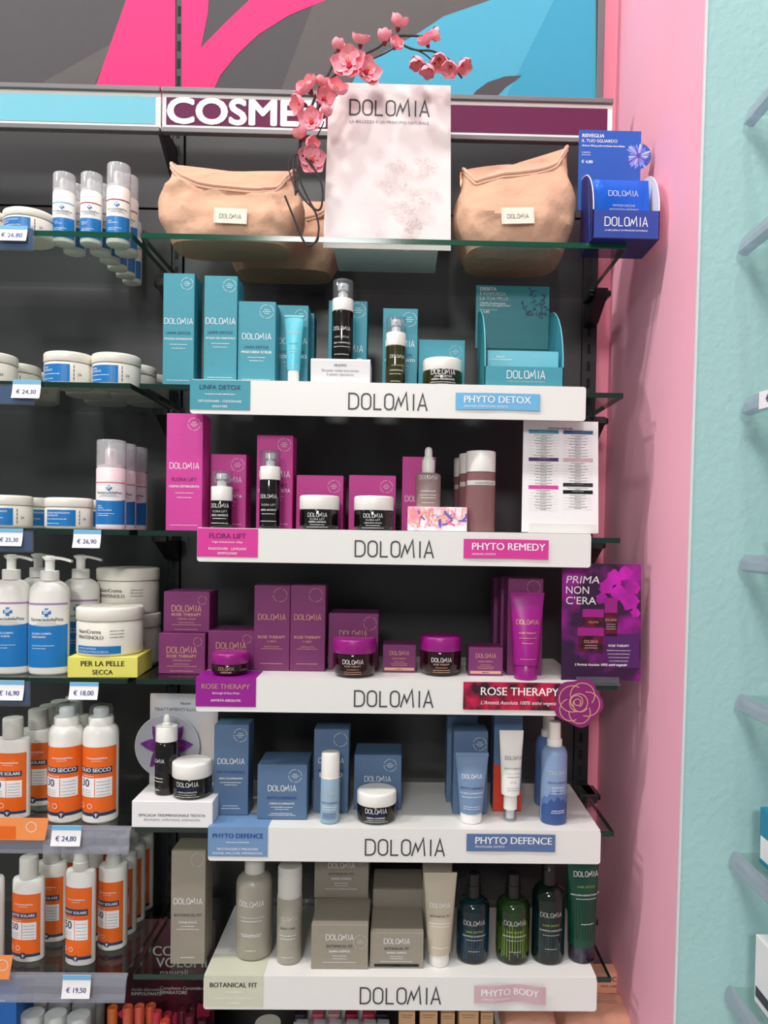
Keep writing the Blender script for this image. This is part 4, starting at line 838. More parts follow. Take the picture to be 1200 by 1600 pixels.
b = MB(); b.prism([(rl*cos(2*pi*k/48), rl+rl*sin(2*pi*k/48)) for k in range(48)], 0, .0025, 'lens_clear'); b.build('disc', ld)
b = MB(); b.tube([(rl*cos(2*pi*k/48), .001, rl+rl*sin(2*pi*k/48)) for k in range(49)], .0012, 'silver_print', 5); b.build('rim', ld)
b = MB(); b.box(-.006, .006, .0005, .0022, rl*2-rl*2-(c.z-rl-zg-h)-.0, .002, 'lens_clear'); b.build('stalk', ld)
for k, (a_, l_) in enumerate([(52, .88), (126, .85), (6, .88), (174, .9), (231, .88), (308, .8)]):
    a_ = radians(a_); q = TX(flat(-.0003*(k+1))); pts = []
    for j in range(9): t_ = j/8; wd_ = .21*sin(pi*t_**.8); pts.append((t_, wd_))
    pl = pts+[(x, -y) for x, y in reversed(pts[1:-1])]
    q.poly([((x*l_*.95*cos(a_)-y*sin(a_))*rl, rl+(x*l_*.95*sin(a_)+y*cos(a_))*rl) for x, y in pl][::-1][::-1], 'purple_petal'); q.build('petal', ld)
q = TX(flat(-.0025)); q.line([(rl*.05, rl), (rl*.55, rl*1.08)], .003, 'crimson'); q.build('stigma', ld)
dropper('black dropper bottle with white cap on the white EFFICACIA block', (243, 277, 1115, .036, zg+h), 'dark_glass', [('@', .62, .8, 'white', {'u': -.35}), (PD, .42, .6, 'navy_print', {'u': -.3}), ('~', .32, .6, 'white', {'u': -.3, 'h': .0018}), ('~', .26, .6, 'white', {'u': -.3}), ('~', .1, .4, 'white', {'u': -.35})], hb=.67, cr=.97, cf=.56)
JL = lambda p, s=PD: [('@', .66, .55, 'white'), (s, .52, .5, 'navy_print', {'b': .02}), (p, .36, .48, 'white', {'b': .03}), ('~', .26, .45, 'white', {'h': .0012}), ('~', .16, .6, 'white', {'h': .0012})]
jar('black jar with white lid on the white EFFICACIA block', (270, 331, 1178, .029, zg+h), 'dark_glass', 'white_plastic', JL('CREMA ILLUMINANTE'))
def slate_L(p, lv=.55, lw=.76, gap=.075, er=.19, ev=.89, inner=True): return [('@', lv, lw, 'white'), (PD, lv-gap*1.6, lw*1.05, 'navy_print', {'b': .03}), (p, lv-gap*2.6, lw*.9, 'white', {'b': .03}), ('~', lv-gap*3.2, lw*.8, 'white', {'h': .0014}), ('~', lv-gap*3.6, lw*.5, 'white', {'h': .0014}), ('~', .1, .45, 'white', {'h': .0014}), ('~', .07, .55, 'white', {'h': .0014}), ('O', ev, er, 'white', {'u': .26, 'inner': inner})]
carton('tall slate blue carton reading SIERO ILLUMINANTE beside the white block', (334, 388, 1133, .034, z4+.0008), 'slate', slate_L('SIERO ILLUMINANTE', .57, .76, .066), G4, d=.046)
carton('square slate blue carton reading CREMA ILLUMINANTE', (402, 479.5, 1195, .018, z4+.0008), 'slate', slate_L('CREMA ILLUMINANTE', .52, .56, .095, .13, .8), G4, d=.07)
carton('tall slate blue carton behind the pale blue roller bottle', (490, 544.5, 1140, .05, z4), 'slate', slate_L('FLUIDO', .6, .72, .066, .19, .88, False), G4, d=.045)
serum('pale blue bottle with rounded white cap in front of a tall carton', (501, 531, 1170, .014, z4), 'pale_blue', [('@', .66, .9, 'silver_print'), (PD, .46, .9, 'navy', {'b': .02}), ('~', .38, .8, 'white', {'h': .0015}), ('~', .33, .7, 'white', {'h': .0012})]+[('~', .12+.03*k, .75, 'navy_print', {'h': .0012}) for k in range(5)], hb=.635, hc=.66, solid=True, name='roller_bottle')
carton('square slate blue carton behind the black jar in the middle of the fifth shelf', (553, 627, 1180, .066, z4), 'slate', slate_L('CREMA', .52, .55, .1, .13, .82), G4, d=.07)
jar('black jar with white lid in the middle of the fifth shelf', (557.5, 619.5, 1222, .028, z4), 'dark_glass', 'white_plastic', JL('CREMA COMFORT'))
carton('tall dark slate carton behind the slate blue tube', (708, 762, 1143, .052, z4), 'slate', [('O', .85, .19, 'white', {'u': .26}), ('@', .5, .7, 'white')], G4, d=.05)
carton('dark slate carton in the row behind the slate blue tube', (698, 746, 1119, .105, z4), 'slate', (), G4, d=.045)
squeeze('slate blue squeeze tube with white cap in front of a dark slate carton', (711, 762.5, 1176, .022, z4), 'slate_tube', 'white_plastic', [('@', .645, .6, 'white'), (PD, .495, .68, 'navy', {'b': .02}), ('FLUIDO ILLUMINANTE', .43, .66, 'white'), ('~', .385, .6, 'white', {'h': .0012}), ('~', .25, .5, 'white', {'h': .0012}), ('~', .22, .5, 'white', {'h': .0012})], capf=.15, capw=.66, crimp=.05, botw=.70, seal='slate_tube')
r_ = carton('tall slate carton with a red lower half behind the white tube', (771, 816, 1117, .064, z4), 'slate', (), G4, d=.04)
for o in r_.children: dm = o.dimensions
ww, hh = pxm(.064, 45), fit(771, 816, 1117, .064, z4, 0)[2]
q = TX(flat(-.02)); q.poly([(-ww/2, .001), (ww/2, .001), (ww/2, hh*.22), (ww*.2, hh*.26), (-ww*.2, hh*.50), (-ww*.35, hh*.47), (-ww/2, hh*.5)][::-1][::-1], 'red_card'); q.build('red_print', r_)
def airtube(label, ext):
    xl, xr, yt, Y, zb = ext; X, w, h = fit(xl, xr, yt, Y, zb, 0); t = thing('airless_tube', label, 'tube', (X, Y, zb)); zc = h*.30; n = 32; f = tubefn(w*.38, zc, h*.98, w)
    b = MB(); b.loft([[f(i, n, zc+(h*.98-zc)*k/12) for i in range(n)] for k in range(13)]+[[(x, y, h) for x, y, _ in [f(i, n, h*.98) for i in range(n)]]], 'white_plastic'); b.build('body', t)
    b = MB(); b.lathe([(w*.28, h*.135), (w*.28, zc-.001), (w*.3, zc)], 'white_plastic', 28); b.lathe([(w*.17, .012*0+h*.03), (w*.18, h*.135)], 'white_plastic', 20); b.build('pump', t)
    b = MB(); shell_cap(b, w*.27, 0.0002, h*.14, 'clear_plastic', 28); b.build('overcap', t)
    g = lambda u, v: (u, -((w*.38)*(1-max(0, (v-zc)/(h*.98-zc))**1.25)+.0012)*sqrt(max(0, 1-min(1, abs(u)/(w*.5))**2))-.0006, v)
    letter(t, g, w, h, [('@', .69, .7, 'ink', {'u': .08}), (PD, .585, .72, 'ink', {'u': .06}), ('FLUIDO UV GLOBAL', .535, .62, 'grey_print', {'u': .06}), ('~', .50, .5, 'grey_print', {'u': .06}), ('SPF 50', .44, .25, 'grey_print', {'u': .06}), ('~', .385, .5, 'grey_print', {'h': .0012, 'u': .06}), ('~', .36, .5, 'grey_print', {'h': .0012, 'u': .06})]); return t
airtube('white upside-down airless tube with clear cap in front of the red carton', (779, 817, 1141, .026, z4))
def spray(label, ext, body, mount, group, capf=.22):
    xl, xr, yt, Y, zb = ext; X, w, h = fit(xl, xr, yt, Y, zb, .008); r = w/2; B = h*.76
    t = thing('spray_bottle', label, 'bottle', (X, Y, zb), 0, group)
    b = MB(); b.lathe([(r*.86, 0), (r*.97, .0015), (r, .005), (r, B-.016), (r*.96, B-.009), (r*.82, B-.003), (r*.6, B)], body, 36); b.build('body', t)
    if mount:
        ms = MB(); q = TX(cyl(r)); a0 = 1.25; ridge = [(.0, .235), (.12, .28), (.22, .27), (.35, .33), (.45, .30), (.55, .36), (.66, .31), (.76, .33), (.88, .27), (1, .29)]
        for lvl, m_ in ((0, 'blue_mid'), (-.07, 'blue_deep')):
            for i in range(len(ridge)-1):
                (s0, v0), (s1, v1) = ridge[i], ridge[i+1]
                for k in range(3):
                    sA, sB = s0+(s1-s0)*k/3, s0+(s1-s0)*(k+1)/3; vA, vB = v0+(v1-v0)*k/3, v0+(v1-v0)*(k+1)/3
                    q.fn = cyl(r, .0003 if lvl == 0 else .0005)
                    q.put([((sA-.5)*2*a0*r, h*.012), ((sB-.5)*2*a0*r, h*.012), ((sB-.5)*2*a0*r, h*(vB+lvl)), ((sA-.5)*2*a0*r, h*(vA+lvl))], [(0, 1, 2, 3)], m_)
        q.build('mountain_print', t)
        letter(t, cyl(r, .0008), w, h, [('@', .50, .72, 'silver_print', {'u': .12}), (PD, .41, .78, 'navy', {'u': .08, 'b': .02}), ('BRUMA SPRAY', .365, .5, 'white', {'u': .1}), ('~', .34, .5, 'white', {'u': .1, 'h': .0012}), ('~', .31, .6, 'white', {'u': .1, 'h': .0012}), ('~', .14, .5, 'white', {'u': .1}), ('~', .12, .55, 'white', {'u': .1})])
    b = MB(); b.lathe([(r*.58, B-.0005), (r*.58, B+h*.06), (r*.54, B+h*.07), (r*.4, B+h*.07)], 'white_plastic', 30); b.build('collar', t)
    b = MB(); b.lathe([(r*.47, B+h*.07), (r*.45, h-.004), (r*.44, h-.0005), (r*.36, h), (.001, h-.0005)], 'cream_plastic', 30); b.build('spray_cap', t)
    return t
spray('blue spray bottle with mountain print, front one at the right of the fifth shelf', (845, 886, 1125, .026, z4), 'blue_spray', True, 'blue spray bottles')
spray('blue spray bottle behind the one with the mountain print', (836, 876, 1114, .105, z4), 'blue_mid', False, 'blue spray bottles')

# ------------------------------------------------------------------ lowest shelf: beige range and hair care
z5 = DZ[4]+.0004; zg = GZ[5]+.0004; BF = 'BOTANICAL FIT'; G5 = 'beige cartons on the lowest shelf'
carton('tall beige carton reading SCRUB DOLCE at the far left of the lowest shelf', (267, 320.5, 1329, .028, zg), 'greige', [('@', .53, .82, 'white'), (BF, .42, .8, 'ink', {'b': .02}), ('SCRUB DOLCE', .36, .52, 'white', {'b': .03}), ('~', .33, .4, 'white', {'h': .0014}), ('~', .305, .65, 'white', {'h': .0014}), ('~', .055, .4, 'white', {'h': .0016}), ('O', .92, .19, 'silver_print', {'u': .26, 'inner': False})], G5, d=.05, side=(1, 'silver_print'))
def lotion(label, ext, body, L, hb, sy=1.0, pumpmat='grey_plastic', headw=1.5, rz=0, group=None, labelfn=None, neck=.55, name='lotion_bottle', noz=(0, -1)):
    xl, xr, yt, Y, zb = ext; X, w, h = fit(xl, xr, yt, Y, zb, .0); r = w/2; B = h*hb
    t = thing(name, label, 'bottle', (X, Y, zb), rz, group)
    b = MB(); b.lathe([(r*.84, 0), (r*.96, .002), (r, .007), (r, B*.84), (r*.985, B*.885), (r*.92, B*.93), (r*.78, B*.965), (r*.58, B*.99), (r*neck*.98, B)], body, 40, sy=sy); b.build('body', t)
    b = MB(); c1 = B+(h-B)*.40; b.lathe([(r*neck, B), (r*neck, c1-.001), (r*neck*.92, c1), (r*.25, c1)], pumpmat, 28); b.build('collar', t)
    b = MB(); b.lathe([(r*.24, c1), (r*.24, h-(h-B)*.2), (r*.30, h-(h-B)*.18), (r*.30, h-.002), (r*.2, h)], pumpmat, 18)
    nx, ny = noz; l_ = r*headw
    b.loft([[(nx*l_*k+(-ny)*u*r*.2*(1-.45*k), ny*l_*k+nx*u*r*.2*(1-.45*k), h-.001-.006*k*k+vv*(.0035)) for u, vv in ((-1, -1), (1, -1), (1, 0), (-1, 0))] for k in (-.25, 0, .25, .5, .75, 1)], pumpmat, smooth=False); b.build('pump', t)
    if L: letter(t, cyl(r) if sy == 1 else (lambda u, v: (r*sin(u/r), -(r*sy+.0005)*cos(u/r), v)), w, B, L)
    return t
lotion('beige glass pump bottle on the sage sticker of the lowest shelf', (369.5, 426, 1306, .052, z5+.0008), 'greige_bottle', [('@', .66, .7, 'white'), ('LATTE CORPO FONDENTE MUTEVOLE', .52, .75, 'white'), ('~', .48, .6, 'white'), ('~', .32, .6, 'white'), ('~', .30, .5, 'white'), ('~', .13, .3, 'white')], .70, pumpmat='grey_plastic', headw=1.2)
serum('slim beige bottle with tall white cap on the lowest shelf', (433, 472, 1342, .034, z5), 'greige_bottle', [('@', .68, .8, 'silver_print'), ('BODY CARE', .55, .6, 'ink', {'b': .02}), ('~', .45, .7, 'white'), ('~', .40, .6, 'white'), ('~', .12, .5, 'white', {'h': .0012})], hb=.68, hc=.69, solid=True, name='cap_bottle', collar='grey_plastic')
BL = lambda lv=.66: [('@', lv, .48, 'white'), (BF, lv-.17, .46, 'ink', {'b': .03}), ('BURRO SOFFICE', lv-.28, .36, 'white', {'b': .03}), ('~', lv-.37, .25, 'white', {'h': .0012}), ('~', lv-.43, .25, 'white', {'h': .0012}), ('~', lv-.51, .6, 'white', {'h': .0012})]
e1 = (486, 575.5, 1445, .006, z5)
carton('square beige carton in front, left of the refill carton', e1, 'greige', BL()+[('O', .62, .12, 'silver_print', {'u': .36})], G5, d=.088)
hl = stack_top(e1); e2 = (491, 576, 1404, .103, z5)
carton('square beige carton in the back row, under the upper one of the stack', (491, 577, 1406, .103, z5), 'greige', (), G5, d=.085); h2 = fit(491, 577, 1406, .103, z5, 0)[2]
carton('square beige carton on top of the back stack, just under the tray above', (491, 576, 1338, .108, z5+h2+.001), 'greige', BL(.72)+[('O', .85, .12, 'silver_print', {'u': .36})], G5, d=.08)
carton('square beige REFILL carton in the middle of the lowest shelf', (578, 662, 1458, .009, z5), 'greige', BL(.70)+[('=', .05, .84, 'black', {'h': .0045}), ('~', .07, .12, 'white', {'h': .002})], G5, d=.084)
carton('square beige carton directly behind the refill carton', (582, 660, 1390, .103, z5), 'greige', (), G5, d=.08)
squeeze('pale beige squeeze tube with white cap, right of the refill carton', (661, 713, 1363, .027, z5), 'greige_tube', 'white_plastic', [('@', .64, .6, 'white'), (BF, .54, .58, 'ink', {'b': .02}), ('~', .47, .66, 'white', {'h': .0014}), ('~', .44, .55, 'white', {'h': .0014}), ('~', .22, .5, 'white', {'h': .0012})], capf=.14, capw=.62, crimp=.025, botw=.72, seal='greige_tube')
carton('beige carton behind the pale beige squeeze tube', (660, 706, 1325, .1, z5), 'greige', (), G5, d=.04)
def hair(label, ext, mat, acc):
    xl, xr, yt, Y, zb = ext; X, w, h = fit(xl, xr, yt, Y, zb, .01); r = w/2; B = h*.72
    t = thing('hair_bottle', label, 'bottle', (X, Y, zb), 0, 'dark glass hair care bottles')
    b = MB(); b.lathe([(r*.8, 0), (r*.94, .0015), (r, .007), (r, B*.82), (r*.98, B*.87), (r*.88, B*.93), (r*.66, B*.98), (r*.5, B)], mat, 40); b.build('body', t)
    b = MB(); b.lathe([(r*.46, B), (r*.46, B+(h-B)*.5), (r*.43, B+(h-B)*.52), (r*.4, h-.001), (r*.3, h)], 'black_plastic', 28); b.build('cap', t)
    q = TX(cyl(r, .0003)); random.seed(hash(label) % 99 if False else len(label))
    for k in range(15):  # coloured stripes paint in the glow of light through the lower bottle
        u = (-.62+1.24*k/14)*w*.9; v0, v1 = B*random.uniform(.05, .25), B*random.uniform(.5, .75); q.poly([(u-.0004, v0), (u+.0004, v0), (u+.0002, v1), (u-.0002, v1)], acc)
    q.build('glow_stripes', t)
    letter(t, cyl(r, .0007), w, B, [('@', .64, .66, 'silver_print'), ('HAIR DETOX', .52, .5, 'lime_print'), ('SHAMPOO ESSENZIALE', .455, .72, 'silver_print', {'b': .02}), ('~', .40, .5, 'silver_print', {'h': .0013}), ('~', .22, .35, 'silver_print', {'h': .0013})]); return t
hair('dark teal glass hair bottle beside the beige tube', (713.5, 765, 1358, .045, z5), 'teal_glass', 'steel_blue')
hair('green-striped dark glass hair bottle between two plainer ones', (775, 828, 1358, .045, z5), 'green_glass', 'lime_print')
hair('very dark green glass hair bottle beside the green tube', (831, 883, 1330, .045, z5), 'deep_green_glass', 'teal_dark_print')
squeeze('tall dark green squeeze tube at the right end of the lowest shelf', (884, 935, 1330, .045, z5), 'green_tube', 'grey_cap', [('@', .78, .75, 'white', {'u': .08}), ('HAIR DETOX', .68, .56, 'lime_print', {'u': .08}), ('MASCHERA RISTRUTTURANTE', .61, .9, 'white', {'u': .06, 'b': .02}), ('~', .58, .65, 'white', {'u': .08, 'h': .0014}), ('~', .36, .4, 'white', {'u': .1})]+[('=', .22, .012, 'deep_green_glass', {'u': -.4+.085*k, 'h': .06}) for k in range(10)], capf=.15, capw=.80, crimp=.02, botw=.84)

# ------------------------------------------------------------------ below the lowest shelf
ZBASE = .28+.0004
zt_ = sp(300, 1660, .1).z
def plinth(label, x0, x1, y0, y1, z1, mat='tray_white', name='product_tray'):
    t = thing(name, label, 'tray', ((x0+x1)/2, (y0+y1)/2, ZBASE)); w_, d_ = (x1-x0)/2, (y1-y0)/2; hh_ = z1-ZBASE
    b = MB(); b.box(-w_, w_, -d_, d_, 0, hh_-.012, mat, .002); b.build('body', t)
    b = MB(); b.box(-w_-.002, w_+.002, -d_-.002, -d_+.001, hh_-.03, hh_, mat, .0008); b.build('front_lip', t); return t
xa, xb = sp(165, 1640, .03).x, sp(330, 1640, .03).x
plinth('dark stand of lipsticks under the lowest shelf at left', xa, xb, .03, .16, zt_, 'lip_poster')
Yl = .17; a = sp(150, 1560, Yl); c = sp(335, 1560, Yl); tp = sp(240, 1436, Yl).z
lp = thing('lip_poster', 'dark red poster with cut-off white words behind the lipsticks', 'poster', ((a.x+c.x)/2, Yl, ZBASE)); lw_ = c.x-a.x
b = MB(); b.box(-lw_/2, lw_/2, 0, .002, 0, tp-ZBASE, 'lip_poster'); b.build('sheet', lp)
q = TX(flat(0)); P_ = lambda x, y: (sp(x, y, Yl).x-lp.location.x, sp(x, y, Yl).z-ZBASE)
for s_, x, y, hh_, bo in (('CON', 239, 1493, 15, .03), ('VOLUMI', 244, 1511, 15, .03), ('naturali', 250, 1524, 10, 0)):
    u, v = P_(x, y); q.text(s_, u, v, 'silver_print', h=pxm(Yl, hh_), bold=bo, al='l', shear=.15 if bo == 0 else 0)
for s1, s2, x, y in (('Acido ialuronico', 'RIMPOLPANTE', 205, 1548), ('Complesso Ceramide-simile', 'RIPARATORE', 250, 1546)):
    u, v = P_(x, y); q.text(s1, u, v, 'silver_print', h=pxm(Yl, 5), al='l', shear=.15); q.text(s2, u, v-pxm(Yl, 7), 'silver_print', h=pxm(Yl, 5), al='l', bold=.04, shear=.15)
q.build('lettering', lp)
q = TX(flat(0)); random.seed(8)
for k in range(7):
    u, v = P_(200+k*19, 1590+random.uniform(-12, 12)); r_ = random.uniform(.008, .016); q.poly([(u+r_*(1+.3*sin(j*2))*cos(2*pi*j/14), v+r_*(1+.3*cos(j*1.7))*sin(2*pi*j/14)) for j in range(14)], 'lip_poster_pink')
q.build('petal_print', lp)
for k, (x, y, Y, wd) in enumerate([(176, 1573, .08, 16), (200, 1572, .08, 16), (218, 1571, .09, 16), (236, 1570, .10, 16), (246, 1580, .06, 15), (262, 1583, .07, 15), (258, 1594, .045, 16), (285, 1577, .08, 16), (300, 1571, .10, 15), (297, 1586, .055, 16), (316, 1592, .05, 15)]):
    p = sp(x, y, Y); r_ = pxm(Y, wd)/2; col = ['orange-brown', 'brick', 'coral', 'copper', 'red', 'dark red', 'light red', 'burgundy', 'deep wine', 'wine red', 'blackish wine'][k]
    t = thing('lipstick', '%s lipstick tube in the stand at bottom left' % col, 'lipstick', (p.x, Y, zt_-.0115), 0, 'lipsticks in the stand'); hh_ = p.z-zt_+.0115
    b = MB(); b.lathe([(r_*.98, 0), (r_, .001), (r_, hh_*.45)], 'lip%d' % k, 20); b.build('base', t)
    b = MB(); b.lathe([(r_*.9, hh_*.45), (r_*.98, hh_*.46), (r_*.98, hh_-.001), (r_*.9, hh_), (r_*.75, hh_), (r_*.72, hh_-.002), (.0005, hh_-.002)], 'lip%d' % k, 20); b.build('cap', t)
# nail colour tray
zp = sp(530, 1612, .06).z; a = sp(448, 1610, .02).x; c = sp(606, 1610, .02).x
plinth('white stepped tray of nail colours under the lowest shelf', a, c, .012, .16, zp)
for k, x in enumerate((470, 497, 522, 549, 576, 597)):
    for row, (yy, Y) in enumerate(((1581, .11), (1596, .05))):
        p = sp(x+(2 if row else 0), yy, Y); r_ = pxm(Y, 20)/2; hh_ = p.z-(zp-.0115); m_ = 'pol%d' % (k % 5) if row == 0 else 'frost'
        cn = ['blackish', 'rose pink', 'dusty pink', 'dark red', 'raspberry', 'plum'][k] if row == 0 else 'clear'
        t = thing('nail_polish', '%s nail polish in the %s row of the white tray, %s from left' % (cn, 'rear' if row == 0 else 'front', ['first', 'second', 'third', 'fourth', 'fifth', 'sixth'][k]), 'nail polish', (p.x, Y, zp-.0115), 0, 'nail polish bottles in the white tray')
        b = MB(); b.box(-r_, r_, -r_*.8, r_*.8, 0, hh_*.55, m_, .002); b.build('bottle', t)
        b = MB(); b.box(-r_*.98, r_*.98, -r_*.75, r_*.75, hh_*.56, hh_, m_, .0025); b.build('cap', t)
Xw, ww_, hw_ = fit(396, 437, 1584, .07, ZBASE)
t = thing('white_bottle', 'white capped bottle between the lipsticks and the nail colour tray', 'bottle', (Xw, .07, ZBASE)); r_ = ww_/2
b = MB(); b.lathe([(r_*1.25, 0), (r_*1.35, .003), (r_*1.35, hw_*.8), (r_*1.1, hw_*.88), (r_*.8, hw_*.9)], 'white_plastic'); b.build('body', t)
b = MB(); b.lathe([(r_, hw_*.9), (r_, hw_-.003), (r_*.95, hw_), (.001, hw_)], 'cream_plastic'); b.build('cap', t)
for k, (x0, x1, yy, Y) in enumerate(((620, 646, 1581, .05), (653, 681, 1581, .05), (686, 708, 1583, .06), (714, 745, 1581, .05), (748, 768, 1583, .06))):
    carton('tan carton under the lowest shelf, %s of the five from the left' % ['first', 'second', 'third', 'fourth', 'fifth'][k], (x0, x1, yy, Y, ZBASE), 'tan_card', [('~', .985, .7, 'ink', {'h': .0015}), ('~', .975, .6, 'ink', {'h': .0012})], 'tan cartons under the lowest shelf', d=.05)
# peach wipes
Yw = .045; zw = sp(880, 1590, Yw).z
plinth('white tray carrying the peach wipe packs at bottom right', sp(782, 1600, .02).x, sp(1012, 1600, .02).x, .02, .17, zw-.02, name='wipes_tray')
ZW = zw-.02-.0115
for k, (x0, x1) in enumerate(((786, 876), (878, 1006))):
    a = sp(x0, 1590, Yw); c = sp(x1, 1590, Yw); t = thing('wipes_pack', ['peach soft pack of wipes under the lowest shelf, left one', 'peach soft pack of wipes at the bottom right, beside the pink wall'][k], 'wipes pack', ((a.x+c.x)/2, Yw+.045, ZW), 0, 'peach packs of wipes'); sw_ = (c.x-a.x)/2; N_ = 14; top = []; bot = []
    def hgt(u, v): return .024*((1-abs(u)**7)*(1-abs(v)**6))**.6+.002*noise.noise(Vector((u*3+k*7, v*3, 0)))
    for j in range(N_+1):
        v = j/N_*2-1; top.append([(u*sw_, v*.045, .003+max(0, hgt(u, v))) for u in [i/N_*2-1 for i in range(N_+1)]])
    b = MB(); b.loft(top, 'peach_pack', False, False, True, False); b.loft([[(x, y, 0.0005) for x, y, z in r] for r in top][::-1], 'peach_pack', False, False, True, False)
    b.box(-sw_, sw_, -.045, .045, .0004, .003, 'peach_pack', .0008); b.build('pouch', t)
    q = TX(lambda u, v: (u, v, .0038+max(0, hgt(u/sw_, v/.045)))); 
    for j in range(4): q.greek(0, .02-.006*j, sw_*1.1, .0014, 'ink')
    q.build('print', t)
pb = carton('peach display carton reading INKTÜCHER beside the pink wall, bottom right', (926, 984, 1521, .137, ZW), 'peach_card', (), None, d=.03)
ph_ = fit(926, 984, 1521, .137, ZW, 0)[2]; q = TX(flat(-.015)); pw_ = pxm(.137, 58)
for s_, f_, wd_, bo in (('DELICATE', 13, .8, .03), ('MANI, LABBRA, VISO', 22, .75, .02), ('TRINKTÜCHER', 37, .88, .03), ('HÄNDE, LIPPEN, GESICHT', 45, .8, .02)): q.text(s_, pw_*.46, ph_-pxm(.137, f_), 'ink', width=pw_*wd_, al='r', bold=bo)
q.build('lettering', pb)
# ------------------------------------------------------------------ left bay: pharmacy products
def cross(q, u, v, s):
    q.rect(u-s*.2, u+s*.2, v-s*.5, v+s*.5, 'blue_print'); q.rect(u-s*.5, u-s*.2, v-s*.2, v+s*.2, 'blue_print'); q.rect(u+s*.2, u+s*.5, v-s*.2, v+s*.2, 'blue_print')
def pharm_label(t, r, w, h, stripe, panel=(.08, .46), two='', base=None, small=False, sy=None, off=0, name_col='ink', curve=True):
    fn = (lambda e: cyl(r, e)) if sy is None else (lambda e: (lambda u, v: ((r+e)*sin(u/r), -(r*sy+e)*cos(u/r), v)))
    q = TX(fn(.0003)); W2 = w*.62; o = off*w
    if base:
        qb = TX(fn(.0001)); qb.rect(o-W2, o+W2, h*.05, h*.80, base); qb.build('label', t)
    if stripe: q.rect(o-W2, o+W2, h*.745, h*.765, stripe)
    n = 14; up = [(o-W2+2*W2*i/n, h*(panel[1]+(.02*((i/n-.5)*2)**2 if curve else 0))) for i in range(n+1)]
    for i in range(n): q.put([(up[i][0], h*panel[0]), (up[i+1][0], h*panel[0]), up[i+1], up[i]], [(0, 1, 2, 3)], 'blue_print')
    cross(q, o, h*.665, min(w*.3, h*.09)); q.build('label_print', t)
    q = TX(fn(.0006)); q.text('dP', o, h*.655, 'white', width=w*.14, bold=.05)
    q.text('FarmaciadellaPista', o, h*.575, name_col, width=w*.88, bold=.02); q.greek(o, h*.55, w*.5, .0011, 'grey_print'); q.greek(o, h*.53, w*.7, .0011, 'grey_print')
    for k, s_ in enumerate(two.split('|')):
        if s_: q.text(s_, o-w*.4, h*(panel[1]-.09-.035*k), 'white', h=h*.02, al='l', bold=.03)
    q.greek(o-w*.4, h*(panel[1]-.21), w*.6, .0013, 'white', 'l'); q.greek(o-w*.4, h*(panel[1]-.24), w*.4, .0013, 'white', 'l'); q.build('lettering', t)
def airless(label, ext, stripe, two, group, capmat='frost', hb=.73, bodym='white_plastic', X=None, face=.2):
    xl, xr, yt, Y, zb = ext; X0, w, h = fit(xl, xr, yt, Y, zb); X = X0 if X is None else X; r = w/2; B = h*hb
    t = thing('airless_bottle', label, 'bottle', (X, Y, zb), face, group)
    b = MB(); b.lathe([(r*.9, 0), (r*.98, .001), (r, .003), (r, B-.002), (r*.95, B)], bodym, 32); b.build('body', t)
    b = MB(); b.lathe([(r*.95, B), (r*.96, B+.004), (r*.5, B+.006)], bodym, 28); b.lathe([(r*.45, B+.005), (r*.45, B+(h-B)*.65), (r*.38, B+(h-B)*.7), (.001, B+(h-B)*.7)], bodym, 18); b.box(-r*.14, r*.14, -r*.72, 0, B+(h-B)*.5, B+(h-B)*.66, bodym, .0005); b.build('pump', t)
    b = MB(); shell_cap(b, r*.99, B+.0005, h, capmat); b.build('overcap', t)
    pharm_label(t, r, w, B, stripe, two=two, base='white' if bodym == 'pink_plastic' else None); return t
z = GZ[0]+.0004; GA = 'white airless bottles on the top shelf'
def at_x(X, Y): return X
b1 = airless('white airless bottle with blue stripe, left one at the front of the top shelf', (84, 117, 266, .06, z), 'light_blue', 'CREMA|CONTORNO', GA)
b2 = airless('white airless bottle with crimson stripe, middle one at the front of the top shelf', (127, 159, 266, .06, z), 'crimson', 'SIERO GEL|ANTIETA', GA)
b3 = airless('tallest white airless bottle with milky cap, right one at the front of the top shelf', (168, 203, 251, .06, z), 'crimson', 'SIERO|RASSODANTE', GA, 'frost', .70)
copy_thing(b1, (b1.location.x, .10, z), 'white airless bottle just behind the one with the blue stripe', GA)
for k, s in enumerate(['second', 'third', 'fourth', 'fifth', 'sixth']): copy_thing(b2, (b2.location.x+.001*(k % 2), .10+.038*k-.002*(k == 4), z), 'white airless bottle %s in the row behind the middle one' % s, GA)
copy_thing(b3, (b3.location.x-.001, .10, z), 'white airless bottle just behind the tallest one', GA)
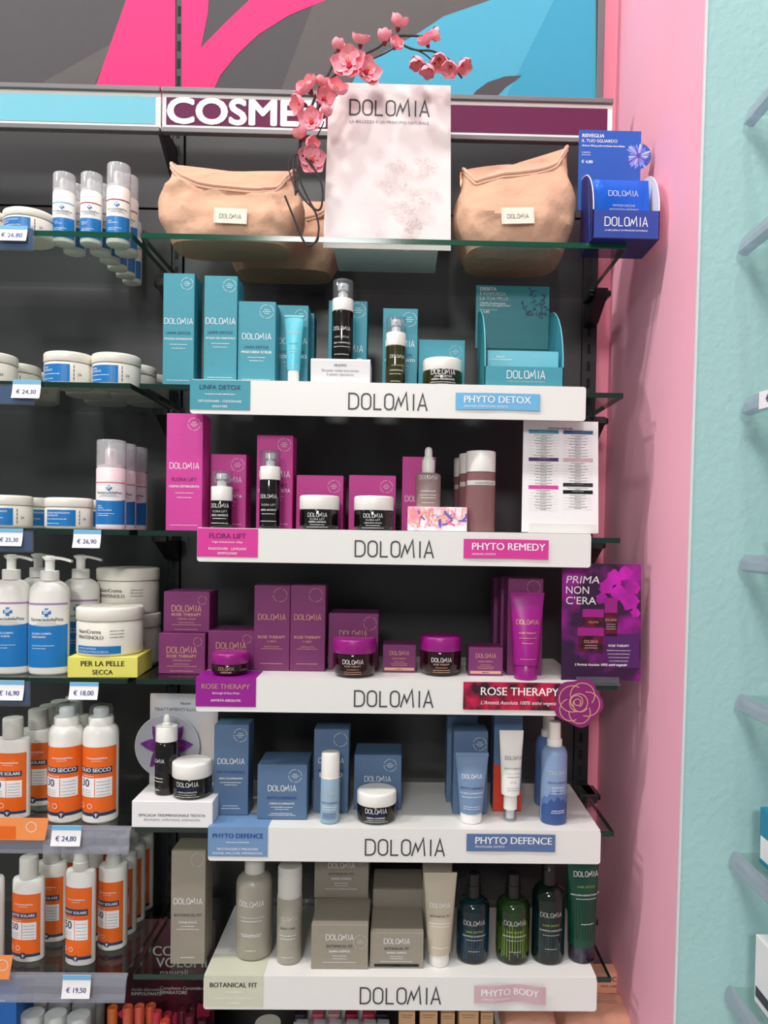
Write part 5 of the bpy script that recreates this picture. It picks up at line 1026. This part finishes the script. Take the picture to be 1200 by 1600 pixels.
def tub(label, ext, group, two='CREMA|NUTRIENTE', lid='cream_plastic', rz=0, nutri=False, capf=.30):
    xl, xr, yt, Y, zb = ext; t = jar(label, ext, 'cream_plastic', lid, None, group, capf, rz, 'cream_tub', round_=.005)
    X, w, h = fit(xl, xr, yt, Y, zb); r = w/2*.985; hb = h*(1-capf)
    q = TX(cyl(r, .0003)); q2 = TX(cyl(r, .0006))
    if nutri:
        q.rect(-w*.36, w*.36, hb*.08, hb*.30, 'blue_print'); q2.text('NutriCrema', -w*.33, hb*.66, 'ink', width=w*.40, al='l', bold=.02); q2.text('PANTENOLO', -w*.33, hb*.50, 'ink', width=w*.44, al='l', bold=.03)
        for k in range(3): q2.greek(w*.2, hb*(.72-.09*k), w*.2, .0015, 'ink', 'l')
        q2.text('NUTRE E PROTEGGE', -w*.32, hb*.21, 'white', width=w*.32, al='l'); q2.text('PELLE SECCA E MOLTO SECCA', -w*.32, hb*.12, 'white', width=w*.5, al='l'); q2.text('Farmacia', -w*.58, hb*.56, 'ink', width=w*.16, bold=.03, al='l')
    else:
        q.rect(-w*.33, w*.33, hb*.12, hb*.86, 'blue_print')
        for k, s_ in enumerate(two.split('|')): q2.text(s_, -w*.30, hb*(.68-.12*k), 'white', h=hb*.075, al='l', bold=.03)
        q2.greek(-w*.30, hb*.42, w*.45, .0015, 'white', 'l'); q2.greek(-w*.30, hb*.22, w*.3, .0015, 'white', 'l'); q2.text('24', w*.52, hb*.4, 'ink', h=hb*.11)
        for k in range(4): q2.rect(w*.40, w*.405+.0008, hb*(.2+.17*k), hb*(.32+.17*k), 'ink')
    q.build('label_print', t); q2.build('lettering', t); return t
G_ = 'white cream tubs on the left glass shelves'
tub('big white cream tub beside the airless bottles on the top shelf', (9, 84, 321, .05, z), G_, 'CREMA RASSODANTE|INTENSIVA', rz=-.2)
tub('white cream tub cut off by the left edge on the top shelf', (-72, 8, 318, .05, z), G_, rz=-.2)
z = GZ[1]+.0004
t1 = tub('white cream tub reading NUTRIENTE, left one of the front pair on the second shelf', (72, 145, 547, .055, z), G_, rz=-.25)
t2 = tub('white cream tub reading NUTRIENTE, right one of the front pair on the second shelf', (146, 218, 549, .055, z), G_, rz=-.25)
copy_thing(t2, (t2.location.x, .135, z), 'white cream tub behind the right one of the front pair, second shelf', G_)
copy_thing(t2, (t2.location.x, .212, z), 'rearmost white cream tub behind the right one of the front pair, second shelf', G_)
copy_thing(t1, (t1.location.x, .135, z), 'white cream tub behind the left one of the front pair, second shelf', G_)
copy_thing(t1, (t1.location.x, .212, z), 'rearmost white cream tub behind the left one of the front pair, second shelf', G_)
t3 = tub('white cream tub cut off by the left edge on the second shelf', (-52, 24, 547, .06, z), G_, rz=-.2)
copy_thing(t3, (t3.location.x, .14, z), 'white cream tub second in the left-edge row of the second shelf', G_)
copy_thing(t3, (t3.location.x, .214, z), 'white cream tub last in the left-edge row of the second shelf', G_)
z = GZ[2]+.0004
t4 = tub('white cream tub beside the pink bottles on the third shelf', (73, 143, 777, .045, z), G_, 'CREMA RASSODANTE|NUTRIENTE')
t5 = tub('white cream tub cut off by the left edge on the third shelf', (-24, 48, 773, .045, z), G_, 'CREMA RASSODANTE|INTENSIVA')
copy_thing(t4, (t4.location.x+.002, .125, z), 'white cream tub behind the one beside the pink bottles', G_)
copy_thing(t5, (t5.location.x, .125, z), 'white cream tub turned sideways, behind the left-edge tub of the third shelf', G_, rz=.5)
p1 = airless('pale pink airless bottle with white label, front of the row on the third shelf', (152, 196, 686, .035, z), 'coral_line', 'SIERO|LIFTING|PRO-COLLAGENE', 'pale pink airless bottles', 'frost', .69, 'pink_plastic')
copy_thing(p1, (p1.location.x-.001, .085, z), 'pale pink airless bottle, second in the row on the third shelf', 'pale pink airless bottles')
copy_thing(p1, (p1.location.x+.001, .135, z), 'pale pink airless bottle, third in the row on the third shelf', 'pale pink airless bottles')
# fourth shelf: lotion bottles, NutriCrema
z = GZ[3]+.0004; GL = 'white lotion pump bottles'
def plotion(label, ext, two, noz):
    t = lotion(label, ext, 'white_plastic', None, .79, sy=.62, pumpmat='white_plastic', headw=1.15, group=GL, neck=.46, noz=noz, rz=.18); X, w, h = fit(*ext, 0)
    pharm_label(t, w/2, w*.98, h*.79, 'lilac', (.08, .52), two, sy=.62); return t
l1 = plotion('white lotion pump bottle reading FLUIDO CORPO IDRATANTE', (48, 107, 868, .035, z), 'FLUIDO CORPO|IDRATANTE', (1, -.25))
l2 = plotion('white lotion pump bottle cut off by the left edge', (-11, 46, 866, .035, z), 'FLUIDO CORPO|LATTE FORTE', (1, -.25))
copy_thing(l1, (l1.location.x+.022, .10, z), 'white lotion pump bottle behind the FLUIDO CORPO IDRATANTE one', GL)
copy_thing(l2, (l2.location.x+.012, .10, z), 'white lotion pump bottle behind the left-edge one', GL)
Xy, wy, hy = fit(97, 203, 1027, .0, z, 0)
yb = thing('yellow_block', 'yellow display block reading PER LA PELLE SECCA on the fourth shelf', 'display block', (Xy+.006, .048, z), radians(4))
b = MB(); b.box(-wy/2, wy/2, -.045, .045, 0, hy, 'yellow', .0008); b.build('block', yb)
letter(yb, flat(-.045), wy, hy, [('PER LA PELLE', .56, .62, 'black', {'b': .04}), ('SECCA', .16, .29, 'black', {'b': .04})])
tub('white NutriCrema tub standing on the yellow block', (123, 222, 941, .052, z+hy), G_, nutri=True, capf=.27, rz=-.06)
ne = (156, 249, 951, .155, z); hn = fit(*ne)[2]
tub('white NutriCrema tub at the bottom of the stack behind the yellow block', ne, G_, nutri=True, capf=.27)
tub('white NutriCrema tub on top of the stack behind the yellow block', (154, 247, 884, .155, z+hn+.0004), G_, nutri=True, capf=.27)
# fifth and lowest shelves: sun care
def sun_print(t, fn, w, h, title, num, W2, v0, v1, z_off=0, big=True):
    q = TX(fn(.0003)); q.rect(-W2, W2, h*v0, h*v1, 'orange'); q.rect(-W2, W2, h*(v0-.035), h*v0, 'navy_band'); q.build('label_print', t)
    q = TX(fn(.0006)); H = v1-v0; vv = lambda f: h*(v0+H*f)
    q.rect(-W2*.98, W2*.72, vv(.60), vv(.69), 'navy_band'); q.rect(-W2*.98, W2*.72, vv(.24), vv(.53), 'white'); q.circle(0, h*(v0-.02), w*.1, 'navy_band'); q.build('label_panel', t)
    q = TX(fn(.0009)); q.text('FarmaciadellaPista', 0, vv(.82), 'white', width=w*.58, bold=.03); q.greek(0, vv(.79), w*.3, .0011, 'white')
    q.text(title, -W2*.1, vv(.625), 'white', width=W2*1.45, bold=.04); q.greek(-W2*.5, vv(.555), W2*.8, .0013, 'white')
    q.text(num, -W2*.55, vv(.40), 'navy', h=vv(.11)-vv(0), bold=.02)
    for k in range(3): q.greek(-W2*.55, vv(.34-.035*k), W2*.6, .0011, 'grey_print')
    for k in range(5): q.greek(W2*.02, vv(.47-.05*k), W2*.6, .0012, 'grey_print', 'l')
    q.rect(-W2*.08, -W2*.05, vv(.25), vv(.52), 'orange'); q.ring(-W2*.3, vv(.1), w*.07, .0004, 'white', False, False); q.ring(-W2*.75, vv(.1), w*.07, .0004, 'white', False, False)
    q.line([(0, h*(v0-.045)), (0, h*(v0+.002))], .001, 'white'); q.line([(-w*.05, h*(v0-.008)), (0, h*(v0-.03)), (w*.05, h*(v0-.008))], .0008, 'white'); q.build('lettering', t)
def aerosol(label, ext):
    xl, xr, yt, Y, zb = ext; X, w, h = fit(xl, xr, yt, Y, zb, .01); r = w/2; B = h*.815
    t = thing('aerosol_can', label, 'spray can', (X, Y, zb), .12, 'orange sun spray cans')
    b = MB(); b.lathe([(r*.92, 0), (r, .002), (r, B*.9), (r*.985, B*.93), (r*.93, B*.965), (r*.82, B*.99), (r*.7, B)], 'white_plastic', 40); b.build('body', t)
    b = MB(); b.lathe([(r*.70, B), (r*.70, B+(h-B)*.35), (r*.66, B+(h-B)*.4), (r*.3, B+(h-B)*.4)], 'white_plastic', 32); b.build('collar', t)
    b = MB(); b.lathe([(r*.42, B+(h-B)*.4), (r*.45, B+(h-B)*.7), (r*.38, B+(h-B)*.8), (.001, B+(h-B)*.82)], 'white_plastic', 24); b.lathe([(.001, 0), (.002, 0)], 'black', 8); b.build('nozzle', t)
    b = MB(); b.lathe([(r*.67, B+(h-B)*.4), (r*.67, B+(h-B)*.78), (r*.62, B+(h-B)*.9), (r*.5, B+(h-B)*.97), (.001, h)], 'clear_plastic', 32, cap=False); b.build('overcap', t)
    sun_print(t, lambda e: cyl(r, e), w, B, 'OLIO SECCO', '30', r*1.25, .115, .80); return t
z = GZ[4]+.0004
aerosol('orange and white OLIO SECCO spray can, left one of the pair', (78, 131, 1096, .035, z)); aerosol('orange and white OLIO SECCO spray can, right one of the pair', (131.5, 184, 1096, .035, z))
def sunb(label, ext, title, num, capf=.2, sy=.6, rz=0, cr=.55, sprayer=False):
    xl, xr, yt, Y, zb = ext; X, w, h = fit(xl, xr, yt, Y, zb, .012); r = w/2; B = h*(1-capf)
    t = thing('sun_bottle', label, 'bottle', (X, Y, zb), rz, 'orange sun milk bottles')
    b = MB(); b.lathe([(r*.93, 0), (r, .002), (r, B-.010), (r*.985, B-.004), (r*.93, B-.001), (r*.55, B)], 'white_plastic', 40, sy=sy); b.build('body', t)
    b = MB(); b.lathe([(r*cr, B), (r*cr, h-.002), (r*cr*.94, h), (.001, h)] if not sprayer else [(r*cr, B), (r*cr, B+(h-B)*.4), (r*cr*.9, B+(h-B)*.44), (r*cr*.85, h-.002), (r*cr*.75, h), (.001, h)], 'grey_plastic', 30); b.build('cap', t)
    sun_print(t, lambda e: (lambda u, v: ((r+e)*sin(u/r), -(r*sy+e)*cos(u/r), v)), w, B, title, num, r*1.12, .10, .83); return t
s1 = sunb('orange and white sun milk bottle cut off by the left edge on the fifth shelf', (-7, 47, 1118, .04, z), 'LATTE SOLARE', '50')
copy_thing(s1, (s1.location.x+.012, .10, z), 'sun milk bottle just behind the left-edge one on the fifth shelf', 'orange sun milk bottles')
s2 = copy_thing(s1, (sp(76, 1200, .13).x, .13, z), 'sun milk bottle with 30 label behind the left spray can', 'orange sun milk bottles')
copy_thing(s1, (s2.location.x+.014, .20, z), 'sun milk bottle at the back, behind the spray cans', 'orange sun milk bottles')
copy_thing(s1, (s1.location.x+.02, .165, z), 'sun milk bottle third in the left-edge row on the fifth shelf', 'orange sun milk bottles')
z = GZ[5]+.0004
s3 = sunb('orange SPRAY SOLARE 50 bottle at the front, above the 19,50 tag', (103, 150, 1322, .035, z), 'SPRAY SOLARE', '50', .17, .62, -.12, .52, True)
s4 = sunb('orange SPRAY SOLARE 50 bottle second from the front, nearest the beige carton', (155, 199, 1318, .085, z), 'SPRAY SOLARE', '50', .17, .9, -.1, .52, True)
for k, s in enumerate(['third', 'fourth', 'fifth']): copy_thing(s4, (s4.location.x+.001*k, .130+.042*k, z), 'orange spray bottle %s in the row nearest the beige carton' % s, 'orange sun milk bottles')
copy_thing(s3, (s3.location.x-.016, .105, z), 'orange spray bottle just behind the front SPRAY SOLARE 50 one', 'orange sun milk bottles')
copy_thing(s3, (s3.location.x-.016, .172, z), 'orange spray bottle third in the row behind the front SPRAY SOLARE 50 one', 'orange sun milk bottles')
s5 = sunb('orange LATTE SOLARE 50 bottle above the orange promo card, lowest shelf', (20, 70, 1333, .045, z), 'LATTE SOLARE', '50', .2, .6, -.08)
copy_thing(s5, (s5.location.x+.010, .105, z), 'orange milk bottle second in the row behind the LATTE SOLARE 50 one', 'orange sun milk bottles')
copy_thing(s5, (s5.location.x+.020, .165, z), 'orange milk bottle third in the row behind the LATTE SOLARE 50 one', 'orange sun milk bottles')
copy_thing(s5, (s5.location.x-.065, .045, z), 'orange milk bottle cut off by the left edge on the lowest shelf', 'orange sun milk bottles')
# bottom left: capped bottles and blue box
zq = ZBASE
for k, (x0, x1, yy, Y) in enumerate(((32, 68, 1571, .05), (69, 103, 1572, .05), (104, 140, 1574, .05), (38, 72, 1558, .11), (75, 108, 1556, .11), (112, 148, 1556, .11), (146, 162, 1560, .15))):
    X, w, h = fit(x0, x1, yy, Y, zq); r = w/2
    t = thing('capped_bottle', 'white bottle with translucent cap, %s from the left in the %s row at bottom left' % (['first', 'second', 'third', 'first', 'second', 'third', 'fourth'][k], 'front' if k < 3 else 'back'), 'bottle', (X, Y, zq), 0, 'capped bottles at bottom left')
    b = MB(); b.lathe([(r*.98, 0), (r, .002), (r, h-.05), (r*.9, h-.048)], 'white_plastic', 28); b.build('body', t)
    b = MB(); b.lathe([(r*.6, h-.048), (r*.6, h-.015), (r*.3, h-.012)], 'cream_plastic', 20); b.build('pump', t)
    b = MB(); shell_cap(b, r*.98, h-.0475, h, 'frost', 28); b.build('overcap', t)
carton('bright blue carton at the bottom left corner', (-42, 24, 1552, .03, zq), 'blue_box', [('~', .97, .5, 'white', {'h': .003})], None, d=.06)

# ------------------------------------------------------------------ price tags, rails, promo cards
def ptag(txt, x0, x1, y0, y1, zs, label, Yt=-.0052, rz=0, blue=True, X=None):
    a = sp(x0, (y0+y1)/2, Yt); c = sp(x1, (y0+y1)/2, Yt); w = c.x-a.x; h = pxm(Yt, y1-y0); zc = sp((x0+x1)/2, y1, Yt).z
    t = thing('price_tag', label, 'price tag', ((a.x+c.x)/2, Yt, zc), rz, 'paper price tags'); n = 8
    cv = lambda v: -.006*(1-v/h)**2                       # the paper curls outwards at its foot
    rows = [[(-w/2, cv(h*k/n)+e, h*k/n), (w/2, cv(h*k/n)+e, h*k/n)] for e in (0,) for k in range(n+1)]
    b = MB(); b.loft([[(-w/2, cv(h*k/n), h*k/n), (w/2, cv(h*k/n), h*k/n), (w/2, cv(h*k/n)+.0004, h*k/n), (-w/2, cv(h*k/n)+.0004, h*k/n)] for k in range(n+1)], 'white_card'); b.build('paper', t)
    fn = lambda u, v: (u, cv(v)-.0004, v)
    q = TX(fn); q.rect(-w/2, w/2, h*.78, h*.99, 'light_blue'); q.greek(-w*.1, h*.86, w*.6, .0016, 'white'); q.build('blue_stripe', t)
    q = TX(fn); q.text(txt, 0, h*.24, 'blue_text', width=w*.7, bold=.03); q.build('lettering', t); return t
def rail(x0, x1, y0, y1, label, card=None, Yr=-.0035, mat='rail_clear', bulge=0):
    a = sp(x0, (y0+y1)/2, Yr); c = sp(x1, (y0+y1)/2, Yr); w = (c.x-a.x); zt = sp((x0+x1)/2, y0, Yr).z; zb_ = sp((x0+x1)/2, y1, Yr).z
    t = thing('price_rail', label, 'price rail', ((a.x+c.x)/2, Yr, zb_)); h = zt-zb_
    b = MB()
    if bulge:
        pr = [(0, h), (-bulge*.6, h*.9), (-bulge, h*.6), (-bulge, h*.3), (-bulge*1.3, h*.12), (-bulge*1.3, 0), (-bulge, 0), (-bulge*.7, h*.3), (-bulge*.6, h*.6), (-bulge*.2, h*.85), (.001, h*.9)]
        b.prism_x(pr[::-1], -w/2, w/2, mat)
    else: b.box(-w/2, w/2, -.0012, 0, 0, h, mat, .0003)
    b.build('channel', t)
    if card: 
        b = MB(); b.box(-w/2+.001, w/2-.003, .0004, .001, h*.08, h*.92, card); b.build('insert', t)
    return t
rail(-80, 54, 352, 391, 'clear rail with blue card under the tubs on the top shelf', 'steel_blue'); ptag('€ 26,80', -4, 43, 353, 378, 0, 'white price tag reading 26,80 under the tubs on the top left shelf')
rail(-80, 55, 600, 632, 'clear rail with blue card on the second shelf', 'steel_blue'); ptag('€ 24,30', 20, 64, 594, 623, 0, 'white price tag reading 24,30 on the second left shelf')
rail(-80, 53, 828, 862, 'clear rail with blue card on the third shelf', 'steel_blue'); ptag('€ 25,30', -5, 36, 826, 853, 0, 'white price tag reading 25,30 at the left edge of the third shelf')
ptag('€ 26,90', 115, 158, 828, 856, 0, 'white price tag reading 26,90 beside the pale pink bottles')
rail(-80, 48, 1063, 1103, 'clear rail with blue card on the fourth shelf', 'steel_blue'); ptag('€ 16,90', -7, 38, 1063, 1093, 0, 'white price tag reading 16,90 under the lotion pump bottles')
ptag('€ 18,00', 109, 154, 1066, 1092, 0, 'white price tag reading 18,00 under the yellow block')
rail(-80, 206, 1289, 1327, 'bulging clear plastic rail along the fifth shelf, under the spray cans', None, -.002, 'rail_plastic', .012); ptag('€ 24,80', 81, 127, 1290, 1320, 0, 'white price tag reading 24,80 under the orange spray cans', -.019)
rail(-80, 200, 1519, 1557, 'bulging clear plastic rail along the lowest shelf, under the sun milk', None, -.002, 'rail_plastic', .012); ptag('€ 19,50', 98, 142, 1523, 1557, 0, 'white price tag reading 19,50 on the lowest rail', -.019)
for x1, y0, y1, i, lb in ((76, 1277, 1312, 4, 'orange promo card lying along the fifth shelf rail'), (20, 1492, 1530, 5, 'orange promo card standing on the lowest shelf rail')):
    a = sp(-60, y1, -.022); c = sp(x1, y1, -.022); w = c.x-a.x; h = pxm(-.022, y1-y0)
    t = thing('promo_card', lb, 'card', ((a.x+c.x)/2, -.022, a.z)); b = MB()
    b.prism([(-w/2, 0), (w/2-.006, 0), (w/2, h), (-w/2, h)], 0, .0008, 'orange_pale'); b.build('sheet', t)
    q = TX(flat(0)); q.rect(-w/2, w*.12, h*.05, h*.62, 'orange'); q.ring(w*.30, h*.6, h*.22, .0005, 'white', False, False); q.build('print', t)

# ------------------------------------------------------------------ end of the next shelving run, beside the teal wall
for k, (px, y0, y1) in enumerate(((1176, 148, 186), (1160, 372, 388), (1166, 622, 640), (1162, 866, 884), (1156, 1084, 1106), (1147, 1330, 1352), (1140, 1540, 1566))):
    Yr = YF-.012; p = sp(px, (y0+y1)/2, Yr); zt = sp(px, y0, Yr).z; zb_ = sp(px, y1, Yr).z; h = .026
    if k == 0: p = sp(1170, 180, Yr); zt = p.z+.008
    o1 = ['topmost', 'second', 'third', 'fourth', 'fifth', 'sixth', 'lowest'][k]
    t = thing('price_rail', '%s clear price rail sticking out beside the teal wall' % o1, 'price rail', (p.x, Yr, zt-.024), 0, 'price rails beside the teal wall')
    b = MB(); b.prism([(0, .024), (.004, .024), (.0015, .012), (.004, .004), (.006, 0), (0, 0), (-.006, .004), (-.004, .014)], -.45, 0, 'rail_plastic'); b.build('channel', t)
    t = thing('glass_shelf', '%s glass shelf edge at the right edge, beside the teal wall' % o1, 'shelf', (p.x+.006, Yr, zt-.008), 0, 'glass shelves beside the teal wall')
    b = MB(); b.box(0, .28, -.45, 0, 0, .006, 'glass'); b.build('pane', t)
    if k == 2: 
        t = thing('price_tag', 'small white price tag reading 78,00 beside the teal wall', 'price tag', (p.x-.0065, Yr-.10, zt-.026), radians(-80), 'paper price tags')
        b = MB(); b.box(-.035, .035, -.0006, 0, 0, .022, 'white_card'); b.build('paper', t); letter(t, flat(-.0006), .07, .022, [('€ 78,00', .3, .6, 'blue_text', {'b': .03})])
    if k in (3, 5, 6, 1):
        d_, hh_ = .05, {3: .05, 5: .075, 6: .09, 1: .03}[k]; cm = {3: 'white_card', 5: 'box_teal2', 6: 'white_card', 1: 'white_plastic'}[k]
        yo = Yr-{3: .09, 5: .06, 6: .06, 1: .1}[k]
        t = thing('carton', '%s at the right edge, on the %s shelf beside the teal wall' % ({3: 'white carton', 5: 'teal and white carton', 6: 'tall white carton', 1: 'small white carton'}[k], o1), 'box', (p.x+.045, yo, zt-.0018), 0)
        b = MB(); b.box(-.025, .025, -.03, .03, 0, hh_, cm, .001); b.build('body', t)
        b = MB(); b.box(-.0255, -.0249, -.026, .026, hh_*.1, hh_*(.5 if k == 5 else .25), 'white_card' if k == 5 else 'ink'); b.build('side_panel', t)
